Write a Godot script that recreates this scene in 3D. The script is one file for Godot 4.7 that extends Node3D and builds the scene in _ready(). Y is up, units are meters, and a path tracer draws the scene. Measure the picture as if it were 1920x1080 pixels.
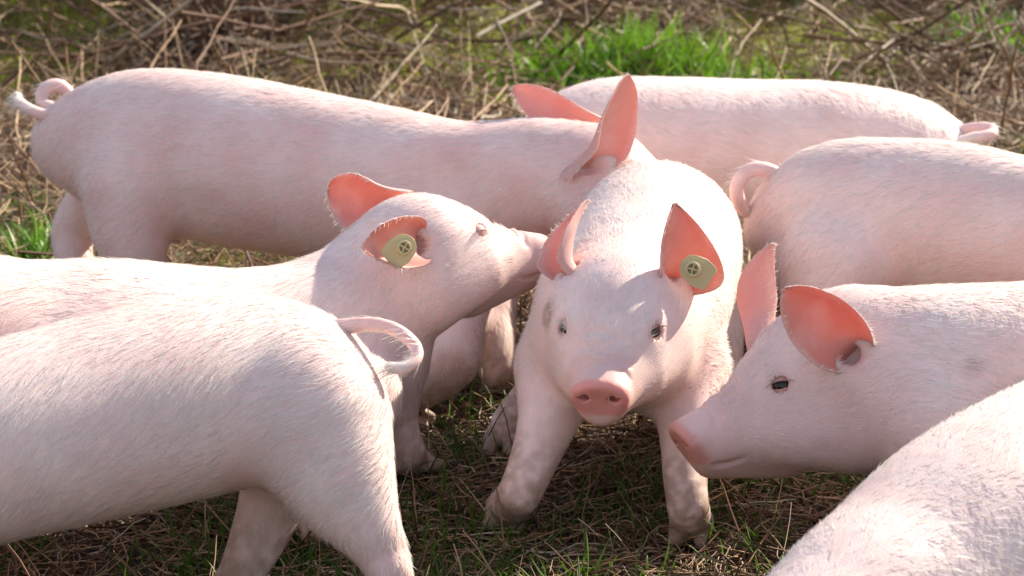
extends Node3D
# Eight young pigs crowded together on straw-littered ground, seen from a crouching person's height.

# joints in metres, world axes; the fourth number is the radius of the flesh round the joint
const POSES := {
	"A": {
		"blush": 0.450,
		"cell": 0.009,
		"scale": 1.000,
		"hairs": 30000.000,
		"torso": [[-0.7076, 0.3308, -2.9303, 0.078], [-0.6906, 0.3312, -2.9272, 0.0864], [-0.6664, 0.3318, -2.9228, 0.0986], [-0.6382, 0.332, -2.917, 0.1112], [-0.6091, 0.3311, -2.9097, 0.121], [-0.5791, 0.3287, -2.9001, 0.1272], [-0.5469, 0.3253, -2.8887, 0.1314], [-0.5133, 0.3215, -2.8765, 0.1342], [-0.4793, 0.3177, -2.8647, 0.136], [-0.4446, 0.3141, -2.8536, 0.1364], [-0.409, 0.3104, -2.8426, 0.1354], [-0.3731, 0.3067, -2.8314, 0.1337], [-0.3376, 0.3033, -2.8194, 0.132], [-0.3025, 0.3001, -2.8063, 0.1304], [-0.2674, 0.2971, -2.7925, 0.1285], [-0.2327, 0.2944, -2.7784, 0.1264], [-0.1991, 0.2923, -2.7647, 0.124], [-0.1664, 0.2903, -2.751, 0.1215], [-0.1346, 0.2885, -2.7371, 0.1187], [-0.1036, 0.2879, -2.724, 0.1157], [-0.0733, 0.29, -2.7123, 0.112], [-0.0433, 0.2962, -2.7026, 0.1075], [-0.0137, 0.3054, -2.6944, 0.1023], [0.0145, 0.3151, -2.687, 0.097], [0.0401, 0.3224, -2.6796, 0.092], [0.0642, 0.3267, -2.6715, 0.0871], [0.0867, 0.3294, -2.6633, 0.0822], [0.1057, 0.331, -2.6562, 0.078], [0.1191, 0.3323, -2.6512, 0.075]],
		"legs": [[[-0.5972, 0.2801, -2.8235, 0.085], [-0.6009, 0.252, -2.8108, 0.0746], [-0.6035, 0.2169, -2.7962, 0.062], [-0.5988, 0.1876, -2.7871, 0.0524], [-0.5951, 0.1598, -2.7809, 0.044], [-0.5998, 0.1358, -2.7669, 0.0362], [-0.6099, 0.1082, -2.7775, 0.03], [-0.6279, 0.0619, -2.8683, 0.0261], [-0.644, 0.022, -2.9595, 0.024]],
			[[-0.6728, 0.2452, -2.9902, 0.06], [-0.7024, 0.2159, -2.9979, 0.0515], [-0.7338, 0.1822, -3.0044, 0.042], [-0.7455, 0.164, -3.0027, 0.0373], [-0.7474, 0.1472, -2.995, 0.034], [-0.7379, 0.1237, -2.9672, 0.0302], [-0.729, 0.0954, -2.9604, 0.027], [-0.737, 0.0555, -3.0371, 0.0251], [-0.7474, 0.022, -3.1181, 0.024]],
			[[-0.0604, 0.2387, -2.6675, 0.06], [-0.0723, 0.1941, -2.618, 0.0543], [-0.0845, 0.1438, -2.5592, 0.048], [-0.0856, 0.1166, -2.5157, 0.0453], [-0.0879, 0.0974, -2.4847, 0.043], [-0.1034, 0.0798, -2.4761, 0.0387], [-0.1224, 0.0656, -2.4762, 0.034], [-0.1406, 0.0536, -2.473, 0.0294], [-0.1545, 0.0456, -2.4708, 0.026]],
			[[-0.0206, 0.2328, -2.728, 0.065], [-0.0246, 0.1896, -2.6983, 0.0506], [-0.0284, 0.14, -2.6618, 0.036], [-0.0286, 0.1108, -2.6319, 0.0336], [-0.0272, 0.0887, -2.6066, 0.034], [-0.0251, 0.0692, -2.5848, 0.0309], [-0.0222, 0.0523, -2.5761, 0.028], [-0.0181, 0.0349, -2.599, 0.0276], [-0.0146, 0.022, -2.6256, 0.028]]],
		"lifted": [2],
		"hollows": [[-0.4947, 0.2515, -2.6657, 0.06, 0.025], [-0.1228, 0.3502, -2.5628, 0.08, 0.04]],
		"head": [0.134, 0.321, -2.6274, 0.9929, -0.0792, -0.0893, 0, 0.9659, -0.2588, 1],
		"ears": [{"base": [0.1109, 0.3611, -2.5553], "axis": [0.0604, 0.13, -0.0348], "n": [0.7519, 0.2655, 0.6035], "w": 0.045, "phi0": 2.000, "phi1": 0.900, "curl": [-0.004, 0.0026, 0.0097], "fair": 0.200},
			{"base": [0.1128, 0.3983, -2.7103], "axis": [-0.1112, 0.0381, -0.0516], "n": [-0.2516, 0.1016, 0.9625], "w": 0.033, "phi0": 1.600, "phi1": 0.700, "curl": [0, 0.0116, -0.0031], "fair": 0.500}],
		"tail": [[-0.7163, 0.3755, -2.9423, 0.0135], [-0.7355, 0.3814, -2.9439, 0.012], [-0.7256, 0.4075, -2.9457, 0.0115], [-0.7405, 0.4242, -2.9398, 0.0112], [-0.7588, 0.419, -2.928, 0.011], [-0.7609, 0.3997, -2.9177, 0.0108], [-0.7424, 0.3897, -2.9098, 0.0105], [-0.7519, 0.383, -2.8977, 0.0105], [-0.7729, 0.3897, -2.8943, 0.0102], [-0.7936, 0.4029, -2.8979, 0.01], [-0.8021, 0.4179, -2.9019, 0.0085]],
		"spots": [[-0.4382, 0.3296, -2.7384, 0.012, 0.5]],
	},
	"F": {
		"blush": 0.000,
		"cell": 0.009,
		"scale": 1.000,
		"hairs": 24000.000,
		"torso": [[0.7407, 0.2429, -3.0827, 0.08], [0.7292, 0.2468, -3.0801, 0.0877], [0.713, 0.2525, -3.0763, 0.0989], [0.6929, 0.2588, -3.072, 0.1104], [0.6699, 0.2646, -3.0678, 0.119], [0.6434, 0.2697, -3.064, 0.1236], [0.6133, 0.2749, -3.0602, 0.126], [0.5808, 0.2795, -3.0563, 0.1272], [0.5471, 0.2834, -3.0522, 0.128], [0.5115, 0.2861, -3.048, 0.1286], [0.4738, 0.2877, -3.0436, 0.1285], [0.4356, 0.2893, -3.039, 0.1279], [0.3986, 0.2916, -3.0337, 0.127], [0.3624, 0.2949, -3.0275, 0.1258], [0.3264, 0.2987, -3.0207, 0.1242], [0.2918, 0.3028, -3.0136, 0.1223], [0.2601, 0.3068, -3.0067, 0.12], [0.2315, 0.3113, -2.9999, 0.1171], [0.2053, 0.3162, -2.993, 0.1136], [0.1814, 0.3202, -2.9863, 0.1101], [0.1599, 0.3217, -2.9796, 0.107], [0.1412, 0.3201, -2.973, 0.1048], [0.1252, 0.3162, -2.9665, 0.1031], [0.1109, 0.3108, -2.9602, 0.1011], [0.0971, 0.3049, -2.9544, 0.098], [0.0828, 0.2976, -2.9489, 0.0927], [0.0688, 0.2887, -2.9436, 0.0859], [0.0568, 0.2803, -2.9391, 0.0795], [0.0484, 0.2745, -2.9359, 0.075]],
		"legs": [[[0.6638, 0.2279, -2.9855, 0.08], [0.6696, 0.2033, -2.9679, 0.0687], [0.6773, 0.1719, -2.9498, 0.055], [0.6845, 0.1473, -2.9369, 0.0447], [0.6929, 0.1177, -2.9457, 0.036], [0.7055, 0.0665, -3.0141, 0.0288], [0.716, 0.022, -3.0831, 0.024]],
			[[0.6965, 0.1963, -3.1324, 0.075], [0.6981, 0.1696, -3.1356, 0.0634], [0.7008, 0.1372, -3.1372, 0.05], [0.706, 0.115, -3.128, 0.0416], [0.7103, 0.0915, -3.125, 0.035], [0.7096, 0.0539, -3.1515, 0.0286], [0.7077, 0.022, -3.1795, 0.024]],
			[[0.1915, 0.2384, -2.8952, 0.065], [0.1892, 0.2091, -2.8822, 0.053], [0.1865, 0.1735, -2.8674, 0.04], [0.1844, 0.1507, -2.8495, 0.0349], [0.1839, 0.1232, -2.854, 0.032], [0.1884, 0.0695, -2.9287, 0.0275], [0.1932, 0.022, -3.0052, 0.024]],
			[[0.2111, 0.2132, -3.0541, 0.065], [0.2157, 0.1843, -3.0515, 0.0531], [0.2209, 0.1488, -3.0472, 0.04], [0.2237, 0.1227, -3.0343, 0.0338], [0.2255, 0.0955, -3.0329, 0.03], [0.2273, 0.0554, -3.0746, 0.0264], [0.2285, 0.022, -3.1181, 0.024]]],
		"lifted": [],
		"head": [0.022, 0.2533, -2.9302, -0.89, -0.4043, 0.2107, 0, 0.9659, -0.2588, 0.95],
		"ears": [{"base": [0.0603, 0.2948, -2.8792], "axis": [0.0244, -0.0556, 0.0667], "n": [-0.6, 0.2071, 0.7727], "w": 0.035, "phi0": 1.900, "phi1": 0.700, "curl": [0, 0, 0]},
			{"base": [0.0538, 0.2886, -3.0018], "axis": [-0.0174, -0.0007, -0.0516], "n": [-0.6, -0.2071, -0.7727], "w": 0.030, "phi0": 1.900, "phi1": 0.700, "curl": [0, 0, 0]}],
		"tail": [[0.7249, 0.3072, -3.0586, 0.0125], [0.7474, 0.3248, -3.0426, 0.0115], [0.7785, 0.3371, -3.0251, 0.011], [0.8038, 0.3388, -3.0153, 0.0105], [0.8003, 0.3337, -2.9932, 0.01], [0.7728, 0.3303, -2.9819, 0.01], [0.7417, 0.3235, -2.9801, 0.0085]],
		"spots": [],
	},
	"G": {
		"blush": 0.250,
		"cell": 0.009,
		"scale": 1.000,
		"hairs": 26000.000,
		"torso": [[0.4154, 0.2639, -2.6121, 0.072], [0.4257, 0.2668, -2.6094, 0.0801], [0.4405, 0.2709, -2.6056, 0.092], [0.4577, 0.2751, -2.6008, 0.1041], [0.4757, 0.2783, -2.5953, 0.113], [0.4945, 0.28, -2.5889, 0.1176], [0.5149, 0.2808, -2.5817, 0.1198], [0.536, 0.2813, -2.5738, 0.1206], [0.5569, 0.282, -2.5652, 0.121], [0.5773, 0.2831, -2.5559, 0.1208], [0.5975, 0.2845, -2.5458, 0.1197], [0.6183, 0.2853, -2.5353, 0.1183], [0.6399, 0.285, -2.5246, 0.117], [0.6631, 0.2829, -2.5137, 0.1161], [0.6873, 0.2794, -2.5024, 0.1152], [0.7117, 0.2757, -2.4911, 0.1143], [0.735, 0.273, -2.48, 0.113], [0.7572, 0.2715, -2.469, 0.1116], [0.7788, 0.2705, -2.458, 0.11], [0.7996, 0.2701, -2.4474, 0.1079], [0.8194, 0.2703, -2.4378, 0.105], [0.8385, 0.2716, -2.4295, 0.1007], [0.8568, 0.2738, -2.422, 0.0953], [0.874, 0.2761, -2.4151, 0.0898], [0.8899, 0.2774, -2.4087, 0.085], [0.9051, 0.2775, -2.4023, 0.081], [0.9196, 0.2768, -2.3962, 0.0772], [0.9319, 0.2759, -2.3911, 0.0742], [0.9406, 0.2752, -2.3874, 0.072]],
		"legs": [[[0.4553, 0.2316, -2.4999, 0.08], [0.4485, 0.2079, -2.4826, 0.0687], [0.4405, 0.1783, -2.465, 0.055], [0.4322, 0.1586, -2.4527, 0.0447], [0.4309, 0.1318, -2.4629, 0.036], [0.4509, 0.074, -2.5351, 0.0288], [0.4721, 0.022, -2.6077, 0.024]],
			[[0.4916, 0.2075, -2.6592, 0.075], [0.4938, 0.1769, -2.6606, 0.0634], [0.4952, 0.14, -2.6618, 0.05], [0.4905, 0.1151, -2.6561, 0.0416], [0.4888, 0.0901, -2.6587, 0.035], [0.5026, 0.0529, -2.6927, 0.0286], [0.5172, 0.022, -2.727, 0.024]],
			[[0.7894, 0.2385, -2.3569, 0.065], [0.7897, 0.2101, -2.3389, 0.053], [0.7901, 0.1749, -2.3191, 0.04], [0.7879, 0.1496, -2.305, 0.0349], [0.7901, 0.1199, -2.3044, 0.032], [0.808, 0.0675, -2.3383, 0.0275], [0.8259, 0.022, -2.374, 0.024]],
			[[0.8423, 0.2169, -2.496, 0.065], [0.8532, 0.1844, -2.4977, 0.0531], [0.8641, 0.1454, -2.4976, 0.04], [0.8637, 0.1195, -2.4876, 0.0338], [0.8641, 0.0937, -2.4837, 0.03], [0.8781, 0.0546, -2.5076, 0.0264], [0.892, 0.022, -2.5333, 0.024]]],
		"lifted": [],
		"head": [0.9478, 0.2682, -2.3855, 0.9126, -0.2903, 0.2878, 0, 0.9659, -0.2588, 0.95],
		"ears": [{"base": [0.9035, 0.3102, -2.3347], "axis": [0.0135, 0.052, 0.0068], "n": [0.7071, 0.183, 0.683], "w": 0.040, "phi0": 1.900, "phi1": 0.700, "curl": [0, 0, 0]},
			{"base": [0.9561, 0.2965, -2.4552], "axis": [0.0414, 0.0366, -0.0409], "n": [0.7071, -0.183, -0.683], "w": 0.040, "phi0": 1.900, "phi1": 0.700, "curl": [0, 0, 0]}],
		"tail": [[0.399, 0.3342, -2.6103, 0.0125], [0.3748, 0.3488, -2.609, 0.0115], [0.3507, 0.3513, -2.6045, 0.011], [0.3314, 0.3372, -2.5955, 0.0105], [0.3289, 0.3151, -2.5948, 0.0105], [0.3417, 0.2923, -2.6042, 0.01], [0.3665, 0.2769, -2.6156, 0.0095], [0.3877, 0.2808, -2.627, 0.0085]],
		"spots": [],
	},
	"B": {
		"blush": 0.200,
		"cell": 0.004,
		"scale": 0.950,
		"hairs": 34000.000,
		"torso": [[-0.756, 0.2609, -1.9487, 0.07], [-0.7501, 0.2634, -1.9508, 0.0755], [-0.7418, 0.267, -1.9536, 0.0834], [-0.731, 0.2705, -1.9574, 0.0916], [-0.7175, 0.2724, -1.9622, 0.098], [-0.7, 0.2725, -1.9683, 0.102], [-0.6792, 0.2714, -1.9755, 0.1048], [-0.6571, 0.2693, -1.9835, 0.1067], [-0.6362, 0.2667, -1.9917, 0.108], [-0.6171, 0.2629, -2.0003, 0.1085], [-0.5985, 0.258, -2.0095, 0.1081], [-0.58, 0.2531, -2.0189, 0.1074], [-0.5612, 0.249, -2.0284, 0.107], [-0.5417, 0.2465, -2.0378, 0.1071], [-0.5219, 0.2449, -2.0473, 0.1074], [-0.5021, 0.2431, -2.0572, 0.1077], [-0.4828, 0.2404, -2.0675, 0.108], [-0.4642, 0.2361, -2.0786, 0.1082], [-0.4461, 0.231, -2.0902, 0.1084], [-0.428, 0.2255, -2.1021, 0.1086], [-0.4095, 0.2202, -2.1138, 0.109], [-0.3904, 0.2147, -2.1256, 0.1097], [-0.371, 0.2089, -2.1373, 0.1106], [-0.3516, 0.2038, -2.149, 0.1115], [-0.3324, 0.2003, -2.1603, 0.112], [-0.3129, 0.1986, -2.1709, 0.1123], [-0.2934, 0.1982, -2.1811, 0.1124], [-0.2745, 0.1991, -2.1913, 0.112], [-0.2571, 0.2015, -2.202, 0.111], [-0.2414, 0.2055, -2.2137, 0.1092], [-0.2271, 0.211, -2.2259, 0.1067], [-0.2137, 0.2178, -2.2382, 0.1036], [-0.201, 0.2258, -2.2499, 0.1], [-0.1889, 0.2357, -2.2624, 0.0955], [-0.1776, 0.2473, -2.2755, 0.0902], [-0.167, 0.2592, -2.2865, 0.0848], [-0.1568, 0.2701, -2.2929, 0.08], [-0.1466, 0.2802, -2.2922, 0.0757], [-0.1364, 0.29, -2.2866, 0.0718], [-0.1277, 0.2985, -2.2796, 0.0684], [-0.1215, 0.3045, -2.275, 0.066]],
		"legs": [[[-0.2108, 0.163, -2.1296, 0.075], [-0.2145, 0.1341, -2.1128, 0.0608], [-0.2187, 0.0999, -2.092, 0.045], [-0.2211, 0.0763, -2.0747, 0.0369], [-0.2232, 0.0568, -2.0597, 0.032], [-0.226, 0.0392, -2.0483, 0.0289], [-0.2287, 0.0263, -2.0412, 0.027], [-0.2311, 0.0223, -2.0408, 0.0252], [-0.2328, 0.022, -2.0428, 0.024]],
			[[-0.1805, 0.1586, -2.2526, 0.07], [-0.1722, 0.1298, -2.2494, 0.0545], [-0.1617, 0.095, -2.2459, 0.038], [-0.152, 0.069, -2.242, 0.0324], [-0.1435, 0.0478, -2.2436, 0.03], [-0.1378, 0.0319, -2.2622, 0.0265], [-0.1343, 0.022, -2.281, 0.024]],
			[[-0.6697, 0.2225, -1.8764, 0.075], [-0.6711, 0.1947, -1.8579, 0.0606], [-0.6745, 0.1623, -1.8395, 0.045], [-0.6813, 0.1463, -1.8332, 0.0388], [-0.6895, 0.1251, -1.8399, 0.035], [-0.6984, 0.0712, -1.8737, 0.0289], [-0.7055, 0.022, -1.9075, 0.024]],
			[[-0.7046, 0.1888, -2.0123, 0.07], [-0.701, 0.1573, -2.0135, 0.0582], [-0.6986, 0.1216, -2.015, 0.045], [-0.7031, 0.1045, -2.0149, 0.038], [-0.7082, 0.0875, -2.0162, 0.033], [-0.7083, 0.0526, -2.0231, 0.0278], [-0.7072, 0.022, -2.0298, 0.024]]],
		"lifted": [],
		"head": [-0.1215, 0.3045, -2.275, 0.8605, 0.2547, -0.4412, -0.3198, 0.9442, -0.0787, 0.97],
		"ears": [{"base": [-0.1118, 0.3385, -2.1994], "axis": [-0.0677, 0.0108, 0.0665], "n": [-0.0509, 0.3073, 0.9503], "w": 0.043, "phi0": 1.800, "phi1": 1.200, "curl": [0, 0.0026, 0.0097], "round": 1.000},
			{"base": [-0.1694, 0.3495, -2.3659], "axis": [-0.0818, 0.022, -0.0266], "n": [-0.4224, -0.0702, 0.9037], "w": 0.048, "phi0": 1.500, "phi1": 0.900, "curl": [0.006, 0.0003, 0.0165], "round": 0.800}],
		"tail": [[-0.7642, 0.31, -1.9516, 0.0125], [-0.7842, 0.33, -1.9466, 0.0115], [-0.7882, 0.324, -1.9242, 0.0105], [-0.7784, 0.3097, -1.9101, 0.0095]],
		"tag": [-0.132, 0.3481, -2.1378, -0.7233, -0.6339, 0.2739, 0.1511, 0.2069, 0.9666, 1],
		"eye_out": 0.002,
		"slit": 0.160,
		"spots": [[-0.1488, 0.2878, -2.2251, 0.03, 0.25]],
	},
	"C": {
		"muzzle": 0.920,
		"eye_ahead": 0.660,
		"blush": 0.100,
		"cell": 0.004,
		"scale": 0.950,
		"hairs": 36000.000,
		"torso": [[0.2191, 0.2411, -2.606, 0.08], [0.2171, 0.2457, -2.5887, 0.0872], [0.2141, 0.2524, -2.5638, 0.0976], [0.2107, 0.2591, -2.5356, 0.1083], [0.2072, 0.2638, -2.5086, 0.116], [0.2035, 0.2659, -2.4828, 0.1197], [0.1997, 0.2665, -2.4562, 0.1212], [0.1955, 0.266, -2.4301, 0.1216], [0.1911, 0.2648, -2.4053, 0.122], [0.1864, 0.2626, -2.3826, 0.1226], [0.1813, 0.2595, -2.3612, 0.1229], [0.1761, 0.2558, -2.3403, 0.123], [0.1708, 0.2522, -2.3191, 0.123], [0.1653, 0.2483, -2.2971, 0.1233], [0.1595, 0.244, -2.2749, 0.1237], [0.1539, 0.2402, -2.2531, 0.1235], [0.1488, 0.2379, -2.2325, 0.122], [0.144, 0.2376, -2.2129, 0.119], [0.1395, 0.2386, -2.1941, 0.1149], [0.1355, 0.2405, -2.1767, 0.1099], [0.1324, 0.2429, -2.1613, 0.104], [0.1302, 0.2463, -2.1477, 0.0962], [0.129, 0.2506, -2.1357, 0.0869], [0.1282, 0.2548, -2.1259, 0.0781], [0.1276, 0.2577, -2.119, 0.072]],
		"legs": [[[0.0617, 0.1827, -2.1763, 0.06], [0.0549, 0.1661, -2.1427, 0.0496], [0.0457, 0.1441, -2.1038, 0.038], [0.0358, 0.1222, -2.0792, 0.0323], [0.0258, 0.101, -2.0612, 0.029], [0.017, 0.0843, -2.0446, 0.0272], [0.009, 0.0673, -2.0418, 0.0265], [0.0008, 0.0426, -2.0747, 0.0261], [-0.0053, 0.022, -2.1101, 0.026]],
			[[0.2199, 0.1702, -2.1936, 0.058], [0.218, 0.1534, -2.1606, 0.0475], [0.2154, 0.1312, -2.121, 0.036], [0.2122, 0.1092, -2.0925, 0.0305], [0.2096, 0.0881, -2.0681, 0.0275], [0.2092, 0.0713, -2.0428, 0.0259], [0.2106, 0.0556, -2.0283, 0.0255], [0.2149, 0.0368, -2.043, 0.0256], [0.2191, 0.022, -2.0625, 0.026]],
			[[0.1224, 0.1601, -2.5015, 0.075], [0.0974, 0.1315, -2.4738, 0.0626], [0.0678, 0.0983, -2.4435, 0.048], [0.047, 0.077, -2.4314, 0.0381], [0.03, 0.0615, -2.4233, 0.031], [0.0167, 0.0527, -2.4112, 0.0277], [0.006, 0.0463, -2.3985, 0.026], [-0.0041, 0.0368, -2.3844, 0.0237], [-0.0111, 0.0293, -2.3733, 0.022]],
			[[0.2524, 0.1749, -2.5055, 0.08], [0.2636, 0.1426, -2.4806, 0.0661], [0.2759, 0.1026, -2.455, 0.05], [0.2822, 0.0685, -2.4568, 0.0402], [0.2846, 0.041, -2.4489, 0.033], [0.2807, 0.0276, -2.3848, 0.0274], [0.2758, 0.022, -2.3215, 0.024]]],
		"lifted": [2],
		"head": [0.1259, 0.2586, -2.1092, -0.1701, 0.0869, 0.9816, 0.0135, 0.9962, -0.0859, 0.93],
		"ears": [{"base": [0.066, 0.3181, -2.1297], "axis": [-0.0072, 0.077, -0.0413], "n": [-0.905, 0.0607, 0.421], "w": 0.040, "phi0": 2.000, "phi1": 1.100, "curl": [0.034, 0.0039, -0.001], "round": 0.300},
			{"base": [0.1945, 0.3156, -2.1187], "axis": [0.0225, 0.084, -0.0018], "n": [0.4246, -0.0191, 0.9052], "w": 0.043, "phi0": 1.700, "phi1": 0.900, "curl": [-0.022, 0.0063, 0.0004], "lob": 0.026, "round": 0.350}],
		"tail": [[0.2257, 0.2654, -2.6954, 0.0125], [0.2306, 0.2726, -2.7387, 0.0115], [0.2447, 0.2683, -2.7583, 0.0105], [0.2488, 0.2523, -2.754, 0.0095]],
		"tag": [0.215, 0.3355, -2.0826, 0.8339, -0.4966, 0.241, -0.0203, 0.1395, 0.99, 0],
		"slit": 0.780,
		"spots": [[0.0449, 0.2748, -2.0974, 0.028, 0.9], [0.0388, 0.2068, -2.0999, 0.03, 0.15]],
	},
	"D": {
		"blush": 0.220,
		"cell": 0.007,
		"scale": 0.900,
		"hairs": 44000.000,
		"torso": [[-0.6576, 0.2465, -1.6136, 0.08], [-0.6465, 0.2467, -1.6191, 0.0832], [-0.6305, 0.2471, -1.627, 0.0879], [-0.613, 0.2475, -1.6361, 0.0926], [-0.5971, 0.248, -1.6451, 0.096], [-0.5833, 0.2486, -1.6543, 0.0975], [-0.57, 0.2492, -1.6642, 0.0979], [-0.5575, 0.2499, -1.6737, 0.0979], [-0.546, 0.2508, -1.6821, 0.098], [-0.5366, 0.2519, -1.688, 0.0983], [-0.5289, 0.2532, -1.6924, 0.0984], [-0.5207, 0.2545, -1.6971, 0.0986], [-0.5096, 0.2557, -1.7041, 0.099], [-0.4948, 0.2567, -1.7142, 0.0998], [-0.4775, 0.2576, -1.7262, 0.1009], [-0.459, 0.2584, -1.7391, 0.102], [-0.4407, 0.2593, -1.7516, 0.103], [-0.4226, 0.2602, -1.7636, 0.1039], [-0.4041, 0.2613, -1.7758, 0.1049], [-0.3857, 0.2621, -1.7877, 0.1056], [-0.3679, 0.2627, -1.7991, 0.106], [-0.3506, 0.2629, -1.8104, 0.106], [-0.3338, 0.2629, -1.8215, 0.1058], [-0.3174, 0.2626, -1.8317, 0.1052], [-0.3016, 0.262, -1.8403, 0.104], [-0.2862, 0.2612, -1.847, 0.1024], [-0.2712, 0.2601, -1.8521, 0.1005], [-0.2571, 0.2587, -1.8562, 0.0978], [-0.2444, 0.2568, -1.8597, 0.094], [-0.2327, 0.2541, -1.8625, 0.088], [-0.2221, 0.2507, -1.8645, 0.0804], [-0.2132, 0.2475, -1.8659, 0.073], [-0.2069, 0.2453, -1.8669, 0.068]],
		"legs": [[[-0.2068, 0.2433, -1.7991, 0.08], [-0.1958, 0.2225, -1.7838, 0.0714], [-0.1814, 0.1965, -1.7659, 0.06], [-0.1674, 0.1749, -1.7536, 0.0484], [-0.154, 0.1549, -1.7444, 0.038], [-0.1425, 0.1369, -1.7392, 0.0314], [-0.1331, 0.1204, -1.7351, 0.027], [-0.1266, 0.1076, -1.7228, 0.0242], [-0.1218, 0.0906, -1.7219, 0.023], [-0.1175, 0.0544, -1.7623, 0.0232], [-0.1146, 0.022, -1.8044, 0.024]],
			[[-0.2466, 0.1865, -1.9081, 0.07], [-0.2528, 0.1619, -1.9067, 0.0566], [-0.2615, 0.1312, -1.9037, 0.042], [-0.2708, 0.1057, -1.8981, 0.0362], [-0.2806, 0.0822, -1.8905, 0.033], [-0.291, 0.0609, -1.8791, 0.0291], [-0.3, 0.043, -1.8697, 0.026], [-0.3052, 0.0301, -1.8695, 0.0246], [-0.308, 0.022, -1.872, 0.024]],
			[[-0.5682, 0.2347, -1.569, 0.065], [-0.5642, 0.2111, -1.5575, 0.0531], [-0.5599, 0.1816, -1.5444, 0.04], [-0.5547, 0.1615, -1.5276, 0.0338], [-0.5575, 0.1341, -1.5317, 0.03], [-0.585, 0.0751, -1.6029, 0.0264], [-0.6127, 0.022, -1.6756, 0.024]],
			[[-0.6169, 0.1847, -1.7213, 0.065], [-0.6123, 0.1572, -1.7243, 0.0531], [-0.6072, 0.1244, -1.7258, 0.04], [-0.6036, 0.1032, -1.716, 0.0338], [-0.6045, 0.0821, -1.7145, 0.03], [-0.6174, 0.0494, -1.749, 0.0264], [-0.6306, 0.022, -1.7849, 0.024]]],
		"lifted": [],
		"head": [-0.688, 0.2343, -1.6103, -0.8742, -0.2999, 0.382, 0, 0.9659, -0.2588, 0.92],
		"ears": [{"base": [-0.6494, 0.2706, -1.5579], "axis": [-0.0018, 0.0398, 0.01], "n": [-0.7071, 0.183, 0.683], "w": 0.040, "phi0": 1.900, "phi1": 0.700, "curl": [0, 0, 0]},
			{"base": [-0.6988, 0.2303, -1.6921], "axis": [-0.0185, 0.0239, -0.0271], "n": [-0.7071, -0.183, -0.683], "w": 0.040, "phi0": 1.900, "phi1": 0.700, "curl": [0, 0, 0]}],
		"tail": [[-0.1979, 0.3199, -1.8714, 0.013], [-0.1773, 0.3268, -1.8681, 0.0092], [-0.1484, 0.3304, -1.8639, 0.0078], [-0.122, 0.3266, -1.8525, 0.0072], [-0.1028, 0.3142, -1.8388, 0.0068], [-0.1011, 0.304, -1.8257, 0.0066], [-0.1129, 0.2984, -1.8139, 0.0066], [-0.1327, 0.2988, -1.8088, 0.005]],
		"spots": [],
	},
	"E": {
		"mouth": 1.000,
		"blush": 0.300,
		"cell": 0.004,
		"scale": 0.950,
		"hairs": 34000.000,
		"torso": [[0.9104, 0.2069, -2.0171, 0.075], [0.9005, 0.2084, -2.0159, 0.0816], [0.8865, 0.2107, -2.0142, 0.0911], [0.8695, 0.2133, -2.012, 0.1009], [0.8502, 0.216, -2.0092, 0.108], [0.8277, 0.2191, -2.0053, 0.1116], [0.8019, 0.2225, -2.0006, 0.1131], [0.7752, 0.2257, -1.9958, 0.1136], [0.7499, 0.2281, -1.9917, 0.114], [0.7268, 0.2293, -1.9887, 0.1142], [0.7046, 0.2297, -1.9863, 0.1139], [0.6827, 0.2298, -1.9842, 0.1134], [0.6607, 0.23, -1.9819, 0.113], [0.6382, 0.2305, -1.9794, 0.1128], [0.6156, 0.2309, -1.977, 0.1126], [0.5935, 0.2314, -1.9745, 0.1124], [0.5723, 0.2319, -1.972, 0.112], [0.5523, 0.2325, -1.9694, 0.1115], [0.5332, 0.2332, -1.9666, 0.111], [0.5148, 0.234, -1.9641, 0.1102], [0.4968, 0.235, -1.9625, 0.109], [0.4791, 0.2361, -1.9619, 0.1073], [0.4619, 0.2374, -1.9619, 0.1052], [0.4454, 0.239, -1.9626, 0.1027], [0.4302, 0.2409, -1.9641, 0.1], [0.416, 0.2442, -1.9667, 0.0969], [0.4027, 0.2485, -1.9704, 0.0934], [0.3907, 0.2518, -1.9742, 0.0898], [0.3805, 0.2519, -1.9774, 0.086], [0.3722, 0.247, -1.9799, 0.0818], [0.3655, 0.2386, -1.9821, 0.0771], [0.3604, 0.2298, -1.9839, 0.0729], [0.3567, 0.2238, -1.9852, 0.07]],
		"legs": [[[0.4741, 0.208, -1.8828, 0.068], [0.4716, 0.1787, -1.8698, 0.0546], [0.4688, 0.1438, -1.8553, 0.04], [0.4662, 0.1221, -1.8435, 0.0336], [0.467, 0.0988, -1.8432, 0.03], [0.4782, 0.0576, -1.8746, 0.0264], [0.4896, 0.022, -1.9075, 0.024]],
			[[0.5012, 0.1735, -2.0185, 0.065], [0.4967, 0.143, -2.02, 0.0531], [0.4932, 0.1059, -2.0211, 0.04], [0.497, 0.0773, -2.0191, 0.0338], [0.5019, 0.0532, -2.0173, 0.03], [0.5029, 0.0343, -2.0193, 0.0264], [0.5029, 0.022, -2.0217, 0.024]],
			[[0.822, 0.1913, -1.9301, 0.08], [0.8231, 0.1623, -1.9113, 0.0659], [0.8258, 0.1291, -1.8927, 0.05], [0.8315, 0.1136, -1.8886, 0.0413], [0.8389, 0.0966, -1.8944, 0.035], [0.8487, 0.0573, -1.9157, 0.0286], [0.8569, 0.022, -1.9368, 0.024]],
			[[0.8784, 0.1571, -2.0659, 0.075], [0.8818, 0.1246, -2.0675, 0.0636], [0.8865, 0.0881, -2.0681, 0.05], [0.8918, 0.0703, -2.0633, 0.0405], [0.8962, 0.0568, -2.0597, 0.033], [0.8971, 0.0375, -2.0648, 0.0274], [0.8967, 0.022, -2.0709, 0.024]]],
		"lifted": [],
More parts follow.
